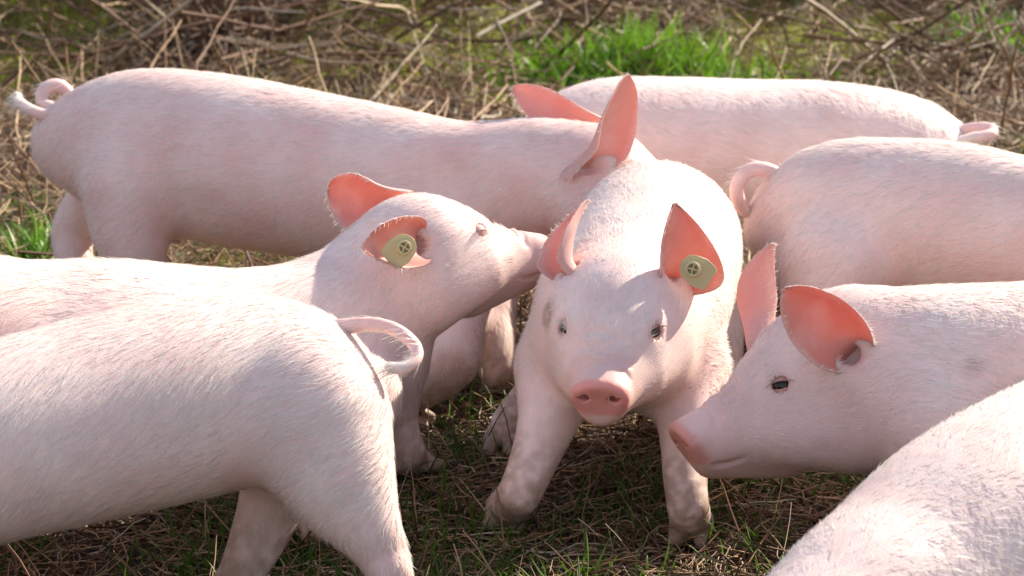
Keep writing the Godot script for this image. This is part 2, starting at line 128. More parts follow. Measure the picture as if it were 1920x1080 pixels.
		"head": [0.3567, 0.2238, -1.9852, -0.9745, 0.0282, 0.2224, -0.0197, 0.9774, -0.2103, 1],
		"ears": [{"base": [0.3736, 0.2818, -1.8974], "axis": [-0.0869, 0.0879, 0.0127], "n": [-0.3018, 0.3614, 0.8822], "w": 0.042, "phi0": 1.900, "phi1": 0.900, "curl": [0.004, -0.0022, 0.0151], "lob": 0.010, "round": 0.850},
			{"base": [0.2907, 0.2751, -2.0457], "axis": [-0.0338, 0.0992, -0.0162], "n": [0.3505, -0.1443, -0.9254], "w": 0.029, "phi0": 1.500, "phi1": 1.000, "curl": [0.044, 0.0008, 0.0184], "fair": 0.750}],
		"tail": [[0.9228, 0.2551, -2.03, 0.0125], [0.9415, 0.2731, -2.0349, 0.0115], [0.9495, 0.2639, -2.022, 0.0105], [0.9388, 0.2549, -2.0093, 0.0095]],
		"slit": 0.600,
		"spots": [[0.4934, 0.2807, -1.8661, 0.018, 0.6], [0.4118, 0.2728, -1.9105, 0.035, -0.3]],
	},
	"H": {
		"blush": 0.020,
		"cell": 0.008,
		"scale": 0.920,
		"hairs": 30000.000,
		"torso": [[0.8436, 0.198, -1.9112, 0.075], [0.8287, 0.1984, -1.9048, 0.0815], [0.8075, 0.199, -1.8959, 0.0909], [0.7827, 0.1996, -1.8845, 0.1006], [0.7571, 0.2, -1.8703, 0.108], [0.7301, 0.2004, -1.8526, 0.1124], [0.7008, 0.2006, -1.8317, 0.1151], [0.671, 0.2006, -1.8093, 0.1167], [0.6426, 0.2001, -1.7875, 0.118], [0.6161, 0.1991, -1.7663, 0.1188], [0.5903, 0.1976, -1.7448, 0.1188], [0.5652, 0.1957, -1.7235, 0.1184], [0.5406, 0.1932, -1.7028, 0.118], [0.5163, 0.1899, -1.6829, 0.1176], [0.4925, 0.1861, -1.6634, 0.1172], [0.4695, 0.1818, -1.6445, 0.1164], [0.4478, 0.1774, -1.6262, 0.115], [0.4277, 0.1724, -1.6086, 0.113], [0.409, 0.1669, -1.5916, 0.1104], [0.3912, 0.1617, -1.5751, 0.1074], [0.3738, 0.158, -1.5588, 0.104], [0.3565, 0.1564, -1.5424, 0.1002], [0.3395, 0.1563, -1.526, 0.0959], [0.3236, 0.1564, -1.5104, 0.0914], [0.3092, 0.1555, -1.496, 0.087], [0.296, 0.1526, -1.4825, 0.0824], [0.2839, 0.1487, -1.4696, 0.0774], [0.2737, 0.1449, -1.4588, 0.0731], [0.2666, 0.1423, -1.4511, 0.07]],
		"legs": [[[0.3906, 0.1385, -1.5226, 0.068], [0.3874, 0.122, -1.5032, 0.0546], [0.3835, 0.1008, -1.4814, 0.04], [0.3806, 0.0827, -1.4687, 0.0336], [0.3788, 0.0641, -1.4612, 0.03], [0.3792, 0.0408, -1.46, 0.0264], [0.3803, 0.022, -1.4613, 0.024]],
			[[0.4606, 0.1075, -1.6592, 0.065], [0.4672, 0.082, -1.6575, 0.0531], [0.4738, 0.0519, -1.6546, 0.04], [0.4753, 0.03, -1.6524, 0.0338], [0.4738, 0.0159, -1.645, 0.03], [0.4684, 0.0167, -1.6211, 0.0264], [0.4631, 0.022, -1.5984, 0.024]],
			[[0.7285, 0.1767, -1.802, 0.08], [0.7269, 0.1526, -1.7852, 0.0659], [0.7265, 0.1245, -1.7673, 0.05], [0.7299, 0.1095, -1.7591, 0.0413], [0.7349, 0.0922, -1.7586, 0.035], [0.7406, 0.0551, -1.7712, 0.0286], [0.7453, 0.022, -1.7849, 0.024]],
			[[0.8058, 0.1379, -1.9365, 0.075], [0.8155, 0.1121, -1.94, 0.0636], [0.8259, 0.0835, -1.9426, 0.05], [0.8302, 0.0706, -1.9398, 0.0405], [0.832, 0.0598, -1.9363, 0.033], [0.8325, 0.0394, -1.9362, 0.0274], [0.8322, 0.022, -1.9368, 0.024]]],
		"lifted": [],
		"head": [0.2494, 0.1381, -1.4293, -0.6583, -0.407, 0.6333, 0, 0.9659, -0.2588, 0.92],
		"ears": [{"base": [0.2573, 0.1562, -1.4859], "axis": [-0.0258, -0.0042, -0.0196], "n": [-0.7071, 0.183, 0.683], "w": 0.035, "phi0": 1.900, "phi1": 0.700, "curl": [0, 0, 0]},
			{"base": [0.279, 0.161, -1.394], "axis": [-0.0011, -0.0159, 0.0353], "n": [-0.4082, -0.183, 0.8943], "w": 0.035, "phi0": 1.900, "phi1": 0.700, "curl": [0, 0, 0]}],
		"tail": [[0.8555, 0.2324, -1.9204, 0.0125], [0.8734, 0.2496, -1.925, 0.0115], [0.8765, 0.2444, -1.9029, 0.0105], [0.8662, 0.2362, -1.8904, 0.0095]],
		"spots": [[0.4362, 0.2249, -1.5219, 0.007, 0.9], [0.3593, 0.2197, -1.477, 0.007, 0.9]],
	},
}

const LABELS := {
	"A": "pig with a tightly curled tail walking right, rearmost on the left side",
	"F": "farthest pig, standing sideways with its rump and short tail to the right",
	"G": "pig at the right edge with a looped tail, its rump beside the front-facing pig",
	"B": "pig stretching its raised snout to the right, squinting, with a sunlit ear tag",
	"C": "pig facing the viewer with a tag in its ear and a pink wet snout",
	"D": "foreground pig seen from its rump, smooth white-tipped tail arching to the right",
	"E": "pig in profile facing left with a glowing red backlit ear and white eyelashes",
	"H": "nearest pig in the lower right corner, only its white shoulders and back showing",
}

var results := {}
var order := ["B", "C", "E", "D", "A", "G", "F", "H"]
var mottle := FastNoiseLite.new()
var fine := FastNoiseLite.new()
var patchy := FastNoiseLite.new()
var eye_point := Vector3(0, 0.87, 0)
var mats := {}


func _ready() -> void:
	# ---------- camera, sky, sun, exposure
	var cam := Camera3D.new()
	cam.name = "camera"
	cam.fov = 18.05
	cam.position = eye_point
	cam.rotation_degrees = Vector3(-15, 0, 0)
	cam.near = 0.05
	cam.far = 400.0
	var lens := CameraAttributesPhysical.new()
	lens.frustum_focal_length = 75.56
	lens.frustum_focus_distance = 2.12
	lens.exposure_aperture = 10.0
	cam.attributes = lens
	cam.current = true
	add_child(cam)

	var env := Environment.new()
	env.background_mode = Environment.BG_SKY
	var sky_look := ProceduralSkyMaterial.new()
	sky_look.sky_top_color = Color(0.58, 0.63, 0.73)
	sky_look.sky_horizon_color = Color(0.86, 0.84, 0.81)
	sky_look.sky_curve = 0.16
	sky_look.ground_bottom_color = Color(0.30, 0.25, 0.19)
	sky_look.ground_horizon_color = Color(0.55, 0.52, 0.48)
	sky_look.sky_energy_multiplier = 0.93
	var sky := Sky.new()
	sky.sky_material = sky_look
	env.sky = sky
	env.tonemap_mode = Environment.TONE_MAPPER_LINEAR
	env.tonemap_exposure = 1.9
	env.sdfgi_enabled = true
	env.ssao_enabled = true
	env.ssil_enabled = true
	var around := WorldEnvironment.new()
	around.name = "surroundings"
	around.environment = env
	add_child(around)

	var sun := DirectionalLight3D.new()
	sun.name = "sun"
	sun.light_energy = 1.6
	sun.light_color = Color(1.0, 0.955, 0.88)
	sun.light_angular_distance = 0.55
	sun.shadow_enabled = true
	var el := deg_to_rad(29.5)
	var az := deg_to_rad(47.0)
	var from := Vector3(sin(az) * cos(el), sin(el), -cos(az) * cos(el))
	sun.look_at_from_position(from * 10.0, Vector3.ZERO)
	add_child(sun)

	mottle.seed = 11
	mottle.frequency = 9.0
	mottle.fractal_octaves = 3
	fine.seed = 23
	fine.frequency = 60.0
	fine.fractal_octaves = 2
	patchy.seed = 5
	patchy.frequency = 1.1
	patchy.fractal_octaves = 4
	make_materials()
	build_ground()

	# ---------- pigs
	for key in order:
		results[key] = {}
	var job := WorkerThreadPool.add_group_task(grow_pig, order.size(), 4)
	WorkerThreadPool.wait_for_group_task_completion(job)
	for key in ["C", "B", "E", "D", "A", "G", "F", "H"]:
		place_pig(key)

	build_litter()


# ---------------------------------------------------------------- materials
func noise_texture(freq: float, sd: int, lo: Color, hi: Color, octaves := 4, size := 512) -> NoiseTexture2D:
	var n := FastNoiseLite.new()
	n.seed = sd
	n.frequency = freq
	n.fractal_octaves = octaves
	var t := NoiseTexture2D.new()
	t.width = size
	t.height = size
	t.seamless = true
	t.noise = n
	var g := Gradient.new()
	g.set_color(0, lo)
	g.set_color(1, hi)
	t.color_ramp = g
	return t


func make_materials() -> void:
	var pores := noise_texture(0.09, 3, Color(0.35, 0.35, 0.35), Color(0.65, 0.65, 0.65), 4, 512)
	var skin := StandardMaterial3D.new()
	skin.resource_name = "pig_skin"
	skin.vertex_color_use_as_albedo = true
	skin.roughness = 0.55
	skin.metallic_specular = 0.4
	skin.subsurf_scatter_enabled = true
	skin.subsurf_scatter_strength = 0.22
	skin.heightmap_enabled = true
	skin.heightmap_texture = pores
	skin.heightmap_scale = 0.12
	skin.uv1_triplanar = true
	skin.uv1_scale = Vector3(9, 9, 9)
	mats.skin = skin
	var ear := skin.duplicate() as StandardMaterial3D
	ear.resource_name = "ear_skin"
	ear.subsurf_scatter_enabled = false
	ear.backlight_enabled = true
	ear.backlight = Color(0.84, 0.62, 0.55)
	mats.ear = ear
	var hair := StandardMaterial3D.new()
	hair.resource_name = "bristle"
	hair.vertex_color_use_as_albedo = true
	hair.roughness = 0.45
	hair.metallic_specular = 0.5
	hair.backlight_enabled = true
	hair.backlight = Color(0.75, 0.72, 0.68)
	mats.hair = hair
	var eye := StandardMaterial3D.new()
	eye.resource_name = "eyeball"
	eye.albedo_color = Color(0.10, 0.06, 0.05)
	eye.roughness = 0.08
	mats.eye = eye
	var tag := StandardMaterial3D.new()
	tag.resource_name = "tag_plastic"
	tag.albedo_color = Color(0.76, 0.71, 0.53)
	tag.roughness = 0.42
	mats.tag = tag
	var stalk := StandardMaterial3D.new()
	stalk.resource_name = "dry_stalk"
	stalk.vertex_color_use_as_albedo = true
	stalk.roughness = 0.6
	stalk.albedo_texture = noise_texture(0.03, 8, Color(0.72, 0.68, 0.62), Color(1, 1, 1), 3, 256)
	stalk.uv1_triplanar = true
	stalk.uv1_world_triplanar = true
	stalk.uv1_scale = Vector3(6, 6, 6)
	mats.stalk = stalk
	var blade := StandardMaterial3D.new()
	blade.resource_name = "grass_blade"
	blade.vertex_color_use_as_albedo = true
	blade.roughness = 0.45
	blade.backlight_enabled = true
	blade.backlight = Color(0.75, 0.85, 0.35)
	mats.blade = blade
	var soil := StandardMaterial3D.new()
	soil.resource_name = "soil"
	soil.vertex_color_use_as_albedo = true
	soil.roughness = 0.95
	soil.albedo_texture = noise_texture(0.02, 4, Color(0.55, 0.52, 0.48), Color(1, 1, 1), 5, 1024)
	soil.uv1_triplanar = true
	soil.uv1_world_triplanar = true
	soil.uv1_scale = Vector3(1.7, 1.7, 1.7)
	soil.heightmap_enabled = true
	soil.heightmap_texture = noise_texture(0.04, 9, Color(0, 0, 0), Color(1, 1, 1), 5, 1024)
	soil.heightmap_scale = 0.5
	mats.soil = soil


# ---------------------------------------------------------------- flesh: tapered capsules joined smoothly, meshed as surface nets
class Flesh:
	var A := PackedVector3Array()
	var B := PackedVector3Array()
	var I := PackedFloat32Array()
	var R := PackedFloat32Array()
	var D := PackedFloat32Array()
	var K := PackedFloat32Array()
	var G := PackedFloat32Array()
	var C := PackedInt32Array()
	var cut_a := PackedVector3Array()
	var cut_b := PackedVector3Array()
	var cut_i := PackedFloat32Array()
	var cut_r := PackedFloat32Array()
	var cut_k := PackedFloat32Array()
	var chains := 0

	func bone(a: Vector3, b: Vector3, ra: float, rb: float, k: float) -> void:
		var ab := b - a
		A.append(a)
		B.append(ab)
		I.append(1.0 / maxf(ab.length_squared(), 1e-8))
		R.append(ra)
		D.append(rb - ra)
		K.append(k)
		var slope := clampf((rb - ra) / maxf(ab.length(), 1e-4), -0.9, 0.9)
		G.append(slope / sqrt(1.0 - slope * slope) / maxf(ab.length(), 1e-4))
		C.append(chains)

	func chain(points: Array, k: float) -> void:
		for i in points.size() - 1:
			var p: Array = points[i]
			var q: Array = points[i + 1]
			bone(Vector3(p[0], p[1], p[2]), Vector3(q[0], q[1], q[2]), p[3], q[3], k)
		chains += 1

	func ball(a: Vector3, b: Vector3, ra: float, rb: float, k: float) -> void:
		bone(a, b, ra, rb, k)
		chains += 1

	func carve(a: Vector3, b: Vector3, r: float, k: float) -> void:
		var ab := b - a
		cut_a.append(a)
		cut_b.append(ab)
		cut_i.append(1.0 / maxf(ab.length_squared(), 1e-8))
		cut_r.append(r)
		cut_k.append(k)

	func field(list: PackedInt32Array, cuts: PackedInt32Array, p: Vector3) -> float:
		var d := 10.0
		var cur := -1
		var cd := 10.0
		var ck := 0.01
		for i in list:
			var pa := p - A[i]
			var b := B[i]
			var h := pa.dot(b) * I[i]
			h = clampf(h + (pa - b * h).length() * G[i], 0.0, 1.0)
			var e := (pa - b * h).length() - R[i] - D[i] * h
			if C[i] == cur:
				if e < cd:
					cd = e
			else:
				if cur >= 0:
					var m := maxf(ck - absf(d - cd), 0.0)
					d = minf(d, cd) - m * m / (4.0 * ck)
				cur = C[i]
				cd = e
				ck = K[i]
		var m2 := maxf(ck - absf(d - cd), 0.0)
		d = minf(d, cd) - m2 * m2 / (4.0 * ck)
		for i in cuts:
			var pa := p - cut_a[i]
			var b := cut_b[i]
			var h := clampf(pa.dot(b) * cut_i[i], 0.0, 1.0)
			var e := cut_r[i] - (pa - b * h).length()
			var k := cut_k[i]
			var m3 := maxf(k - absf(d - e), 0.0)
			d = maxf(d, e) + m3 * m3 / (4.0 * k)
		return d

	func near(list: PackedInt32Array, p: Vector3, reach: float) -> PackedInt32Array:
		var es := PackedFloat32Array()
		es.resize(list.size())
		var best := 10.0
		for n in list.size():
			var i := list[n]
			var pa := p - A[i]
			var h := clampf(pa.dot(B[i]) * I[i], 0.0, 1.0)
			var e := (pa - B[i] * h).length() - R[i] - D[i] * h
			es[n] = e
			best = minf(best, e)
		var keep := PackedInt32Array()
		for n in list.size():
			if es[n] < best + reach * 2.0 + K[list[n]] + 0.03:
				keep.append(list[n])
		return keep

	func near_cuts(list: PackedInt32Array, p: Vector3, reach: float) -> PackedInt32Array:
		var keep := PackedInt32Array()
		for i in list:
			var pa := p - cut_a[i]
			var h := clampf(pa.dot(cut_b[i]) * cut_i[i], 0.0, 1.0)
			if (pa - cut_b[i] * h).length() - cut_r[i] < reach * 1.2 + cut_k[i]:
				keep.append(i)
		return keep

	func skin(cell: float) -> Array:
		var lo := Vector3(10, 10, 10)
		var hi := Vector3(-10, -10, -10)
		for i in A.size():
			var r := maxf(R[i], R[i] + D[i]) + 0.03
			for q in [A[i], A[i] + B[i]]:
				lo = lo.min(q - Vector3(r, r, r))
				hi = hi.max(q + Vector3(r, r, r))
		var all := PackedInt32Array(range(A.size()))
		var every_cut := PackedInt32Array(range(cut_a.size()))
		var big := cell * 16.0
		var small := cell * 4.0
		var rb := big * 0.8661
		var rs := small * 0.8661
		var nb := Vector3i(((hi - lo) / big).ceil())
		var places := PackedVector3Array()
		var normals := PackedVector3Array()
		var index_of := {}
		var quads := PackedInt64Array()
		var corner := PackedFloat32Array()
		corner.resize(125)
		var off := [0, 25, 5, 30, 1, 26, 6, 31]  # corner n: x = n & 1, y = n >> 1 & 1, z = n >> 2 & 1; strides x 25, y 5, z 1
		var pairs := [0, 1, 2, 3, 4, 5, 6, 7, 0, 2, 1, 3, 4, 6, 5, 7, 0, 4, 1, 5, 2, 6, 3, 7]
		for bx in nb.x:
			for by in nb.y:
				for bz in nb.z:
					var at := lo + Vector3(bx, by, bz) * big
					var mid := at + Vector3(big, big, big) * 0.5
					var l1 := near(all, mid, rb)
					if absf(field(l1, every_cut, mid)) > rb * 1.25:
						continue
					var c1 := near_cuts(every_cut, mid, rb)
					for sx in 4:
						for sy in 4:
							for sz in 4:
								var a2 := at + Vector3(sx, sy, sz) * small
								var m2 := a2 + Vector3(small, small, small) * 0.5
								if absf(field(l1, c1, m2)) > rs * 1.3:
									continue
								var l2 := near(l1, m2, rs)
								var c2 := near_cuts(c1, m2, rs)
								var n := 0
								var less := 0
								for x in 5:
									for y in 5:
										for z in 5:
											var v := field(l2, c2, a2 + Vector3(x, y, z) * cell)
											corner[n] = v
											if v < 0.0:
												less += 1
											n += 1
								if less == 0 or less == 125:
									continue
								var gx := (bx * 4 + sx) * 4 + 1
								var gy := (by * 4 + sy) * 4 + 1
								var gz := (bz * 4 + sz) * 4 + 1
								for x in 4:
									for y in 4:
										for z in 4:
											var o := x * 25 + y * 5 + z
											var v0 := corner[o]
											var v1 := corner[o + 25]
											var v2 := corner[o + 5]
											var v3 := corner[o + 30]
											var v4 := corner[o + 1]
											var v5 := corner[o + 26]
											var v6 := corner[o + 6]
											var v7 := corner[o + 31]
											var mask := int(v0 < 0.0) + int(v1 < 0.0) + int(v2 < 0.0) + int(v3 < 0.0) + int(v4 < 0.0) + int(v5 < 0.0) + int(v6 < 0.0) + int(v7 < 0.0)
											if mask == 0 or mask == 8:
												continue
											var sum := Vector3.ZERO
											var cnt := 0.0
											for e in 12:
												var i0: int = pairs[e * 2]
												var i1: int = pairs[e * 2 + 1]
												var f0 := corner[o + int(off[i0])]
												var f1 := corner[o + int(off[i1])]
												if (f0 < 0.0) != (f1 < 0.0):
													var t := f0 / (f0 - f1)
													var p0 := Vector3(i0 & 1, i0 >> 1 & 1, i0 >> 2 & 1)
													var p1 := Vector3(i1 & 1, i1 >> 1 & 1, i1 >> 2 & 1)
													sum += p0.lerp(p1, t)
													cnt += 1.0
											sum /= cnt
											var grad := Vector3(
												lerpf(lerpf(v1 - v0, v3 - v2, sum.y), lerpf(v5 - v4, v7 - v6, sum.y), sum.z),
												lerpf(lerpf(v2 - v0, v3 - v1, sum.x), lerpf(v6 - v4, v7 - v5, sum.x), sum.z),
												lerpf(lerpf(v4 - v0, v5 - v1, sum.x), lerpf(v6 - v2, v7 - v3, sum.x), sum.y))
											var ix := gx + x
											var iy := gy + y
											var iz := gz + z
											var key := (ix * 4096 + iy) * 4096 + iz
											index_of[key] = places.size()
											places.append(a2 + (Vector3(x, y, z) + sum) * cell)
											normals.append(grad.normalized())
											if (v0 < 0.0) != (v1 < 0.0):
												quads.append_array([key, key - 4096, key - 4097, key - 1])
											if (v0 < 0.0) != (v2 < 0.0):
												quads.append_array([key, key - 16777216, key - 16777217, key - 1])
											if (v0 < 0.0) != (v4 < 0.0):
												quads.append_array([key, key - 16777216, key - 16781312, key - 4096])
		var index := PackedInt32Array()
		for q in range(0, quads.size(), 4):
			if not (index_of.has(quads[q + 1]) and index_of.has(quads[q + 2]) and index_of.has(quads[q + 3])):
				continue
			var a: int = index_of[quads[q]]
			var b: int = index_of[quads[q + 1]]
			var c: int = index_of[quads[q + 2]]
			var d: int = index_of[quads[q + 3]]
			var face := (places[c] - places[a]).cross(places[d] - places[b])
			if face.dot(normals[a] + normals[c]) > 0.0:
				index.append_array([a, c, b, a, d, c])
			else:
				index.append_array([a, b, c, a, c, d])
		return [places, normals, index]


# ---------------------------------------------------------------- one pig, in a worker thread
func vec(a: Array, i := 0) -> Vector3:
	return Vector3(a[i], a[i + 1], a[i + 2])


func grow_pig(n: int) -> void:
	var key: String = order[n]
	var p: Dictionary = POSES[key]
	var out: Dictionary = results[key]
	var hd: Array = p.head
	var ho := vec(hd)
	var hf := vec(hd, 3).normalized()
	var hu := vec(hd, 6)
	hu = (hu - hf * hu.dot(hf)).normalized()
	var hr := hf.cross(hu)
	var hk: float = hd[9]
	var torso: Array = p.torso
	var heading := (vec(torso[torso.size() - 3]) - vec(torso[0]))
	heading.y = 0
	heading = heading.normalized()
	var sc: float = p.scale
	var f := Flesh.new()
	f.chain(torso, 0.03)
	var legs: Array = p.legs
	var toes := []
	for li in legs.size():
		var leg: Array = legs[li]
		var lower: Array = leg.duplicate()
		var lifted: bool = p.lifted.has(float(li))
		var last := vec(leg[leg.size() - 1])
		f.chain(lower, 0.032)
		# pastern, two toes and two dewclaws
		var prev := vec(leg[leg.size() - 3])
		var down := (last - prev).normalized()
		var toe := (heading * 0.75 + Vector3(0, -0.45, 0)).normalized()
		if lifted:
			toe = (down * 0.85 - heading * 0.25 + Vector3(0, -0.15, 0)).normalized()
		var side := toe.cross(Vector3.UP).normalized()
		for s in [-1.0, 1.0]:
			var root: Vector3 = last + side * s * 0.0125 * sc
			var tip: Vector3 = root + toe * 0.042 * sc + side * s * 0.004
			if not lifted:
				tip.y = 0.011
				root.y = 0.022
			f.ball(root, tip, 0.0160 * sc, 0.0105 * sc, 0.0045)
			toes.append(tip)
			var claw: Vector3 = last - heading * 0.017 * sc + side * s * 0.011 * sc + Vector3(0, 0.014, 0)
			f.ball(claw, claw + Vector3(0, -0.018, 0) - heading * 0.006, 0.0068 * sc, 0.005 * sc, 0.010)
	# head, in its own axes: forward, up, right
	var mz: float = p.get("muzzle", 1.0)
	var H := func(x: float, y: float, z: float) -> Vector3: return ho + (hf * (x if x < 0.066 else 0.066 + (minf(x, 0.14) - 0.066) * mz + maxf(x - 0.14, 0.0)) + hu * y + hr * z) * hk
	f.ball(H.call(-0.012, -0.003, 0), H.call(0.012, -0.002, 0), 0.070 * hk, 0.063 * hk, 0.05)
	f.chain([arr(H.call(0.0, 0.006, 0), 0.063 * hk), arr(H.call(0.05, -0.014, 0), 0.055 * hk), arr(H.call(0.10, -0.038, 0), 0.043 * hk), arr(H.call(0.140, -0.054, 0), 0.0335 * hk), arr(H.call(0.152, -0.057, 0), 0.0300 * hk)], 0.03)
	for s in [-1.0, 1.0]:
		f.ball(H.call(0.015, 0.007, s * 0.032), H.call(0.054, -0.006, s * 0.026), 0.041 * hk, 0.034 * hk, 0.03)
		f.ball(H.call(-0.012, -0.045, s * 0.040), H.call(0.060, -0.052, s * 0.036), 0.051 * hk, 0.034 * hk, 0.03)
		f.ball(H.call(0.095, -0.054, s * 0.018), H.call(0.14, -0.068, s * 0.013), 0.030 * hk, 0.020 * hk, 0.02)
	f.ball(H.call(0.05, -0.072, 0), H.call(0.132, -0.084, 0), 0.034 * hk, 0.0165 * hk, 0.02)
	# nose disc, nostrils, mouth
	# the disc leans: its face looks forward and down
	var dn := Vector2(0.83, -0.56)
	var du := Vector2(0.56, 0.83)
	var dc := Vector2(0.168, -0.062)
	var on_disc := func(out: float, up: float, z: float) -> Vector3: return H.call(dc.x + dn.x * out + du.x * up, dc.y + dn.y * out + du.y * up, z)
	f.ball(on_disc.call(-0.015, 0.001, -0.0155), on_disc.call(-0.015, 0.001, 0.0155), 0.0195 * hk, 0.0195 * hk, 0.010)
	var lip := []
	for i in 13:
		var w := TAU * i / 12.0
		lip.append(arr(on_disc.call(-0.004, 0.0160 * sin(w) + 0.002, 0.0290 * cos(w)), (0.0058 + 0.0016 * maxf(sin(w), 0.0)) * hk))
	f.chain(lip, 0.009)
	f.carve(on_disc.call(0.1515, 0.0, 0), on_disc.call(0.1515, 0.0001, 0), 0.150 * hk, 0.005)
	for s in [-1.0, 1.0]:
		f.carve(on_disc.call(-0.013, 0.000, s * 0.0105), on_disc.call(-0.004, 0.003, s * 0.0190), 0.0070 * hk, 0.003)
	var seen_face: bool = p.has("slit")
	if seen_face:
		var every := PackedInt32Array(range(f.A.size()))
		var none := PackedInt32Array()
		var grooves := []
		for c in [[0.146, 1.1], [0.136, 0.9], [0.124, 0.7], [0.112, 0.5]]:
			var wide: float = c[1]
			var line := []
			for i in 11:
				var w := lerpf(-wide, wide, i / 10.0)
				var x: float = c[0] - 0.010 * (1.0 - cos(w)) + 0.0025 * sin(w * 5.0 + c[0] * 300.0 + n)
				var at: Vector3 = H.call(x, -0.038 - (x - 0.10) * 0.4, 0.0)
				var d := hu * cos(w) + hr * sin(w)
				var r := 0.012
				for k in 24:
					var v := f.field(every, none, at + d * r)
					r -= v * 0.9
				line.append(at + d * (r + 0.0012))
			grooves.append(line)
		# mouth line
		for sd in [-1.0, 1.0]:
			var line := []
			for q: Array in [[0.142, -0.083], [0.135, -0.083], [0.128, -0.082], [0.121, -0.080], [0.115, -0.077], [0.110, -0.073]]:
				var at: Vector3 = H.call(q[0], q[1], 0.0)
				var r := 0.010
				for k in 24:
					r -= f.field(every, none, at + hr * (sd * r)) * 0.9
				line.append(at + hr * (sd * (r + 0.0008)))
			for i in 5:
				f.carve(line[i], line[i + 1], lerpf(0.0032, 0.0020, i / 4.0) * hk, 0.004)
		for line in grooves:
			for i in 10:
				f.carve(line[i], line[i + 1], 0.0027, 0.0045)
	var eyes := []
	for s in [-1.0, 1.0]:
		var c: Vector3 = H.call(0.066, 0.006, s * (0.0475 + float(p.get("eye_out", 0.0))))
		eyes.append([c, (hf * float(p.get("eye_ahead", 0.55)) + hu * 0.10 + hr * s * 0.82).normalized(), s])
		if seen_face:
			f.ball(c + hu * 0.008 - hf * 0.016 - eyes[-1][1] * 0.003, c + hu * 0.009 + hf * 0.008 - eyes[-1][1] * 0.003, 0.009, 0.008, 0.016)
			f.carve(c + eyes[-1][1] * 0.008, c + eyes[-1][1] * 0.0081, (0.0110 if p.slit > 0.5 else 0.0085) * hk, 0.004)
	for w: Array in p.get("hollows", []):
		f.carve(vec(w), vec(w) + Vector3(0, 0.0001, 0), w[3], w[4])
	# ear roots
	for e: Dictionary in p.ears:
		var eb := vec(e.base)
		var ax := vec(e.axis).normalized()
		var en0 := vec(e.n)
		en0 = (en0 - ax * en0.dot(ax)).normalized()
		f.ball(eb.lerp(ho, 0.45) - en0 * 0.006, eb.lerp(ho, 0.12) - en0 * 0.012, 0.026, 0.009, 0.02)
		f.carve(eb + en0 * 0.012 + ax * 0.012, eb - en0 * 0.012 + ax * 0.002, 0.0125, 0.008)
	var made := f.skin(p.cell)
	var places: PackedVector3Array = made[0]
	var normals: PackedVector3Array = made[1]
	var index: PackedInt32Array = made[2]
	var base := Vector3(0, 0, 0)
	for t in torso:
		base += vec(t) / torso.size()
	base.y = 0
	# colours of the skin, by region
	var colors := PackedColorArray()
	colors.resize(places.size())
	var furry := PackedFloat32Array()
	furry.resize(places.size())
	var pale := Color(0.86, 0.675, 0.625)
	var pink := Color(0.76, 0.46, 0.42)
	var red := Color(0.70, 0.27, 0.23)
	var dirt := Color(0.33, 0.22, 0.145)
	for i in places.size():
		var q := places[i]
		var rel := q - ho
		var hx := rel.dot(hf) / hk
		if hx > 0.066:
			var full := 0.074 * mz
			hx = 0.066 + minf(hx - 0.066, full) / mz + maxf(hx - 0.066 - full, 0.0)
		var hy := rel.dot(hu) / hk
		var hz := rel.dot(hr) / hk
		var on_head := hx > -0.06 and rel.length() < 0.24
		var m := mottle.get_noise_3dv(q) * 0.5 + 0.5
		var g := fine.get_noise_3dv(q)
		var c := pale.lerp(pink, clampf((m - 0.5) * 1.1 + float(p.blush), 0, 1))
		var fur := 1.0
		if on_head:
			var snout := smoothstep(0.085, 0.15, hx) * (1.0 - smoothstep(0.045, 0.07, absf(hz)))
			c = c.lerp(pink, snout * 0.65)
			var ahead := (hx - 0.168) * 0.83 + (hy + 0.062) * -0.56
			var over := (hx - 0.168) * 0.56 + (hy + 0.062) * 0.83
			var disc := smoothstep(-0.014, -0.005, ahead + fine.get_noise_3dv(q * 2.0) * 0.003) * smoothstep(-0.026, -0.021, over) * smoothstep(0.08, 0.12, hx)
			c = c.lerp(red, disc * 0.85)
			fur *= 1.0 - smoothstep(-0.06, -0.03, ahead) * smoothstep(0.06, 0.10, hx)
			var grime := smoothstep(0.04, 0.10, hx) * (1.0 - disc) * clampf(m * 1.3 - 0.35 + g * 0.5, 0, 1)
			c = c.lerp(dirt.lerp(pale, 0.35), grime * 0.55)
			for e in eyes:
				var dd := q.distance_to(e[0])
				c = c.lerp(Color(0.66, 0.32, 0.29), (1.0 - smoothstep(0.013, 0.026, dd)) * 0.6)
				if dd < 0.0195:
					fur = 0.0
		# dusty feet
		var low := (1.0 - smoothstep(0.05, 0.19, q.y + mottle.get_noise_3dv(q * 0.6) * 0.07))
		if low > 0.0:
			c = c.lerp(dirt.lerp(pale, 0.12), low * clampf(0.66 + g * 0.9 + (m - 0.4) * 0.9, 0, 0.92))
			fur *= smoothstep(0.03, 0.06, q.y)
		for t: Vector3 in toes:
			var dt := q.distance_to(t)
			if dt < 0.03:
				c = c.lerp(Color(0.30, 0.215, 0.16) * (1.0 + g * 0.3), (1.0 - smoothstep(0.017, 0.024, dt + g * 0.003)) * 0.85)
				fur *= smoothstep(0.018, 0.03, dt)
		var scuff := smoothstep(0.16, 0.5, patchy.get_noise_3dv(q * 6.0 + Vector3(n * 7.0, 0, 0)) + g * 0.25)
		c = c.lerp(dirt.lerp(pale, 0.45), scuff * 0.22)
		for s: Array in p.spots:
			var amount := (1.0 - smoothstep(0.4, 1.0, q.distance_to(vec(s)) / float(s[3]) + g * 0.35)) * absf(s[4])
			if amount > 0.0:
				c = c.lerp(dirt if s[4] > 0 else pink.lerp(red, 0.35), amount * clampf(0.7 + g, 0, 1))
		c = c * (1.0 + g * 0.06)
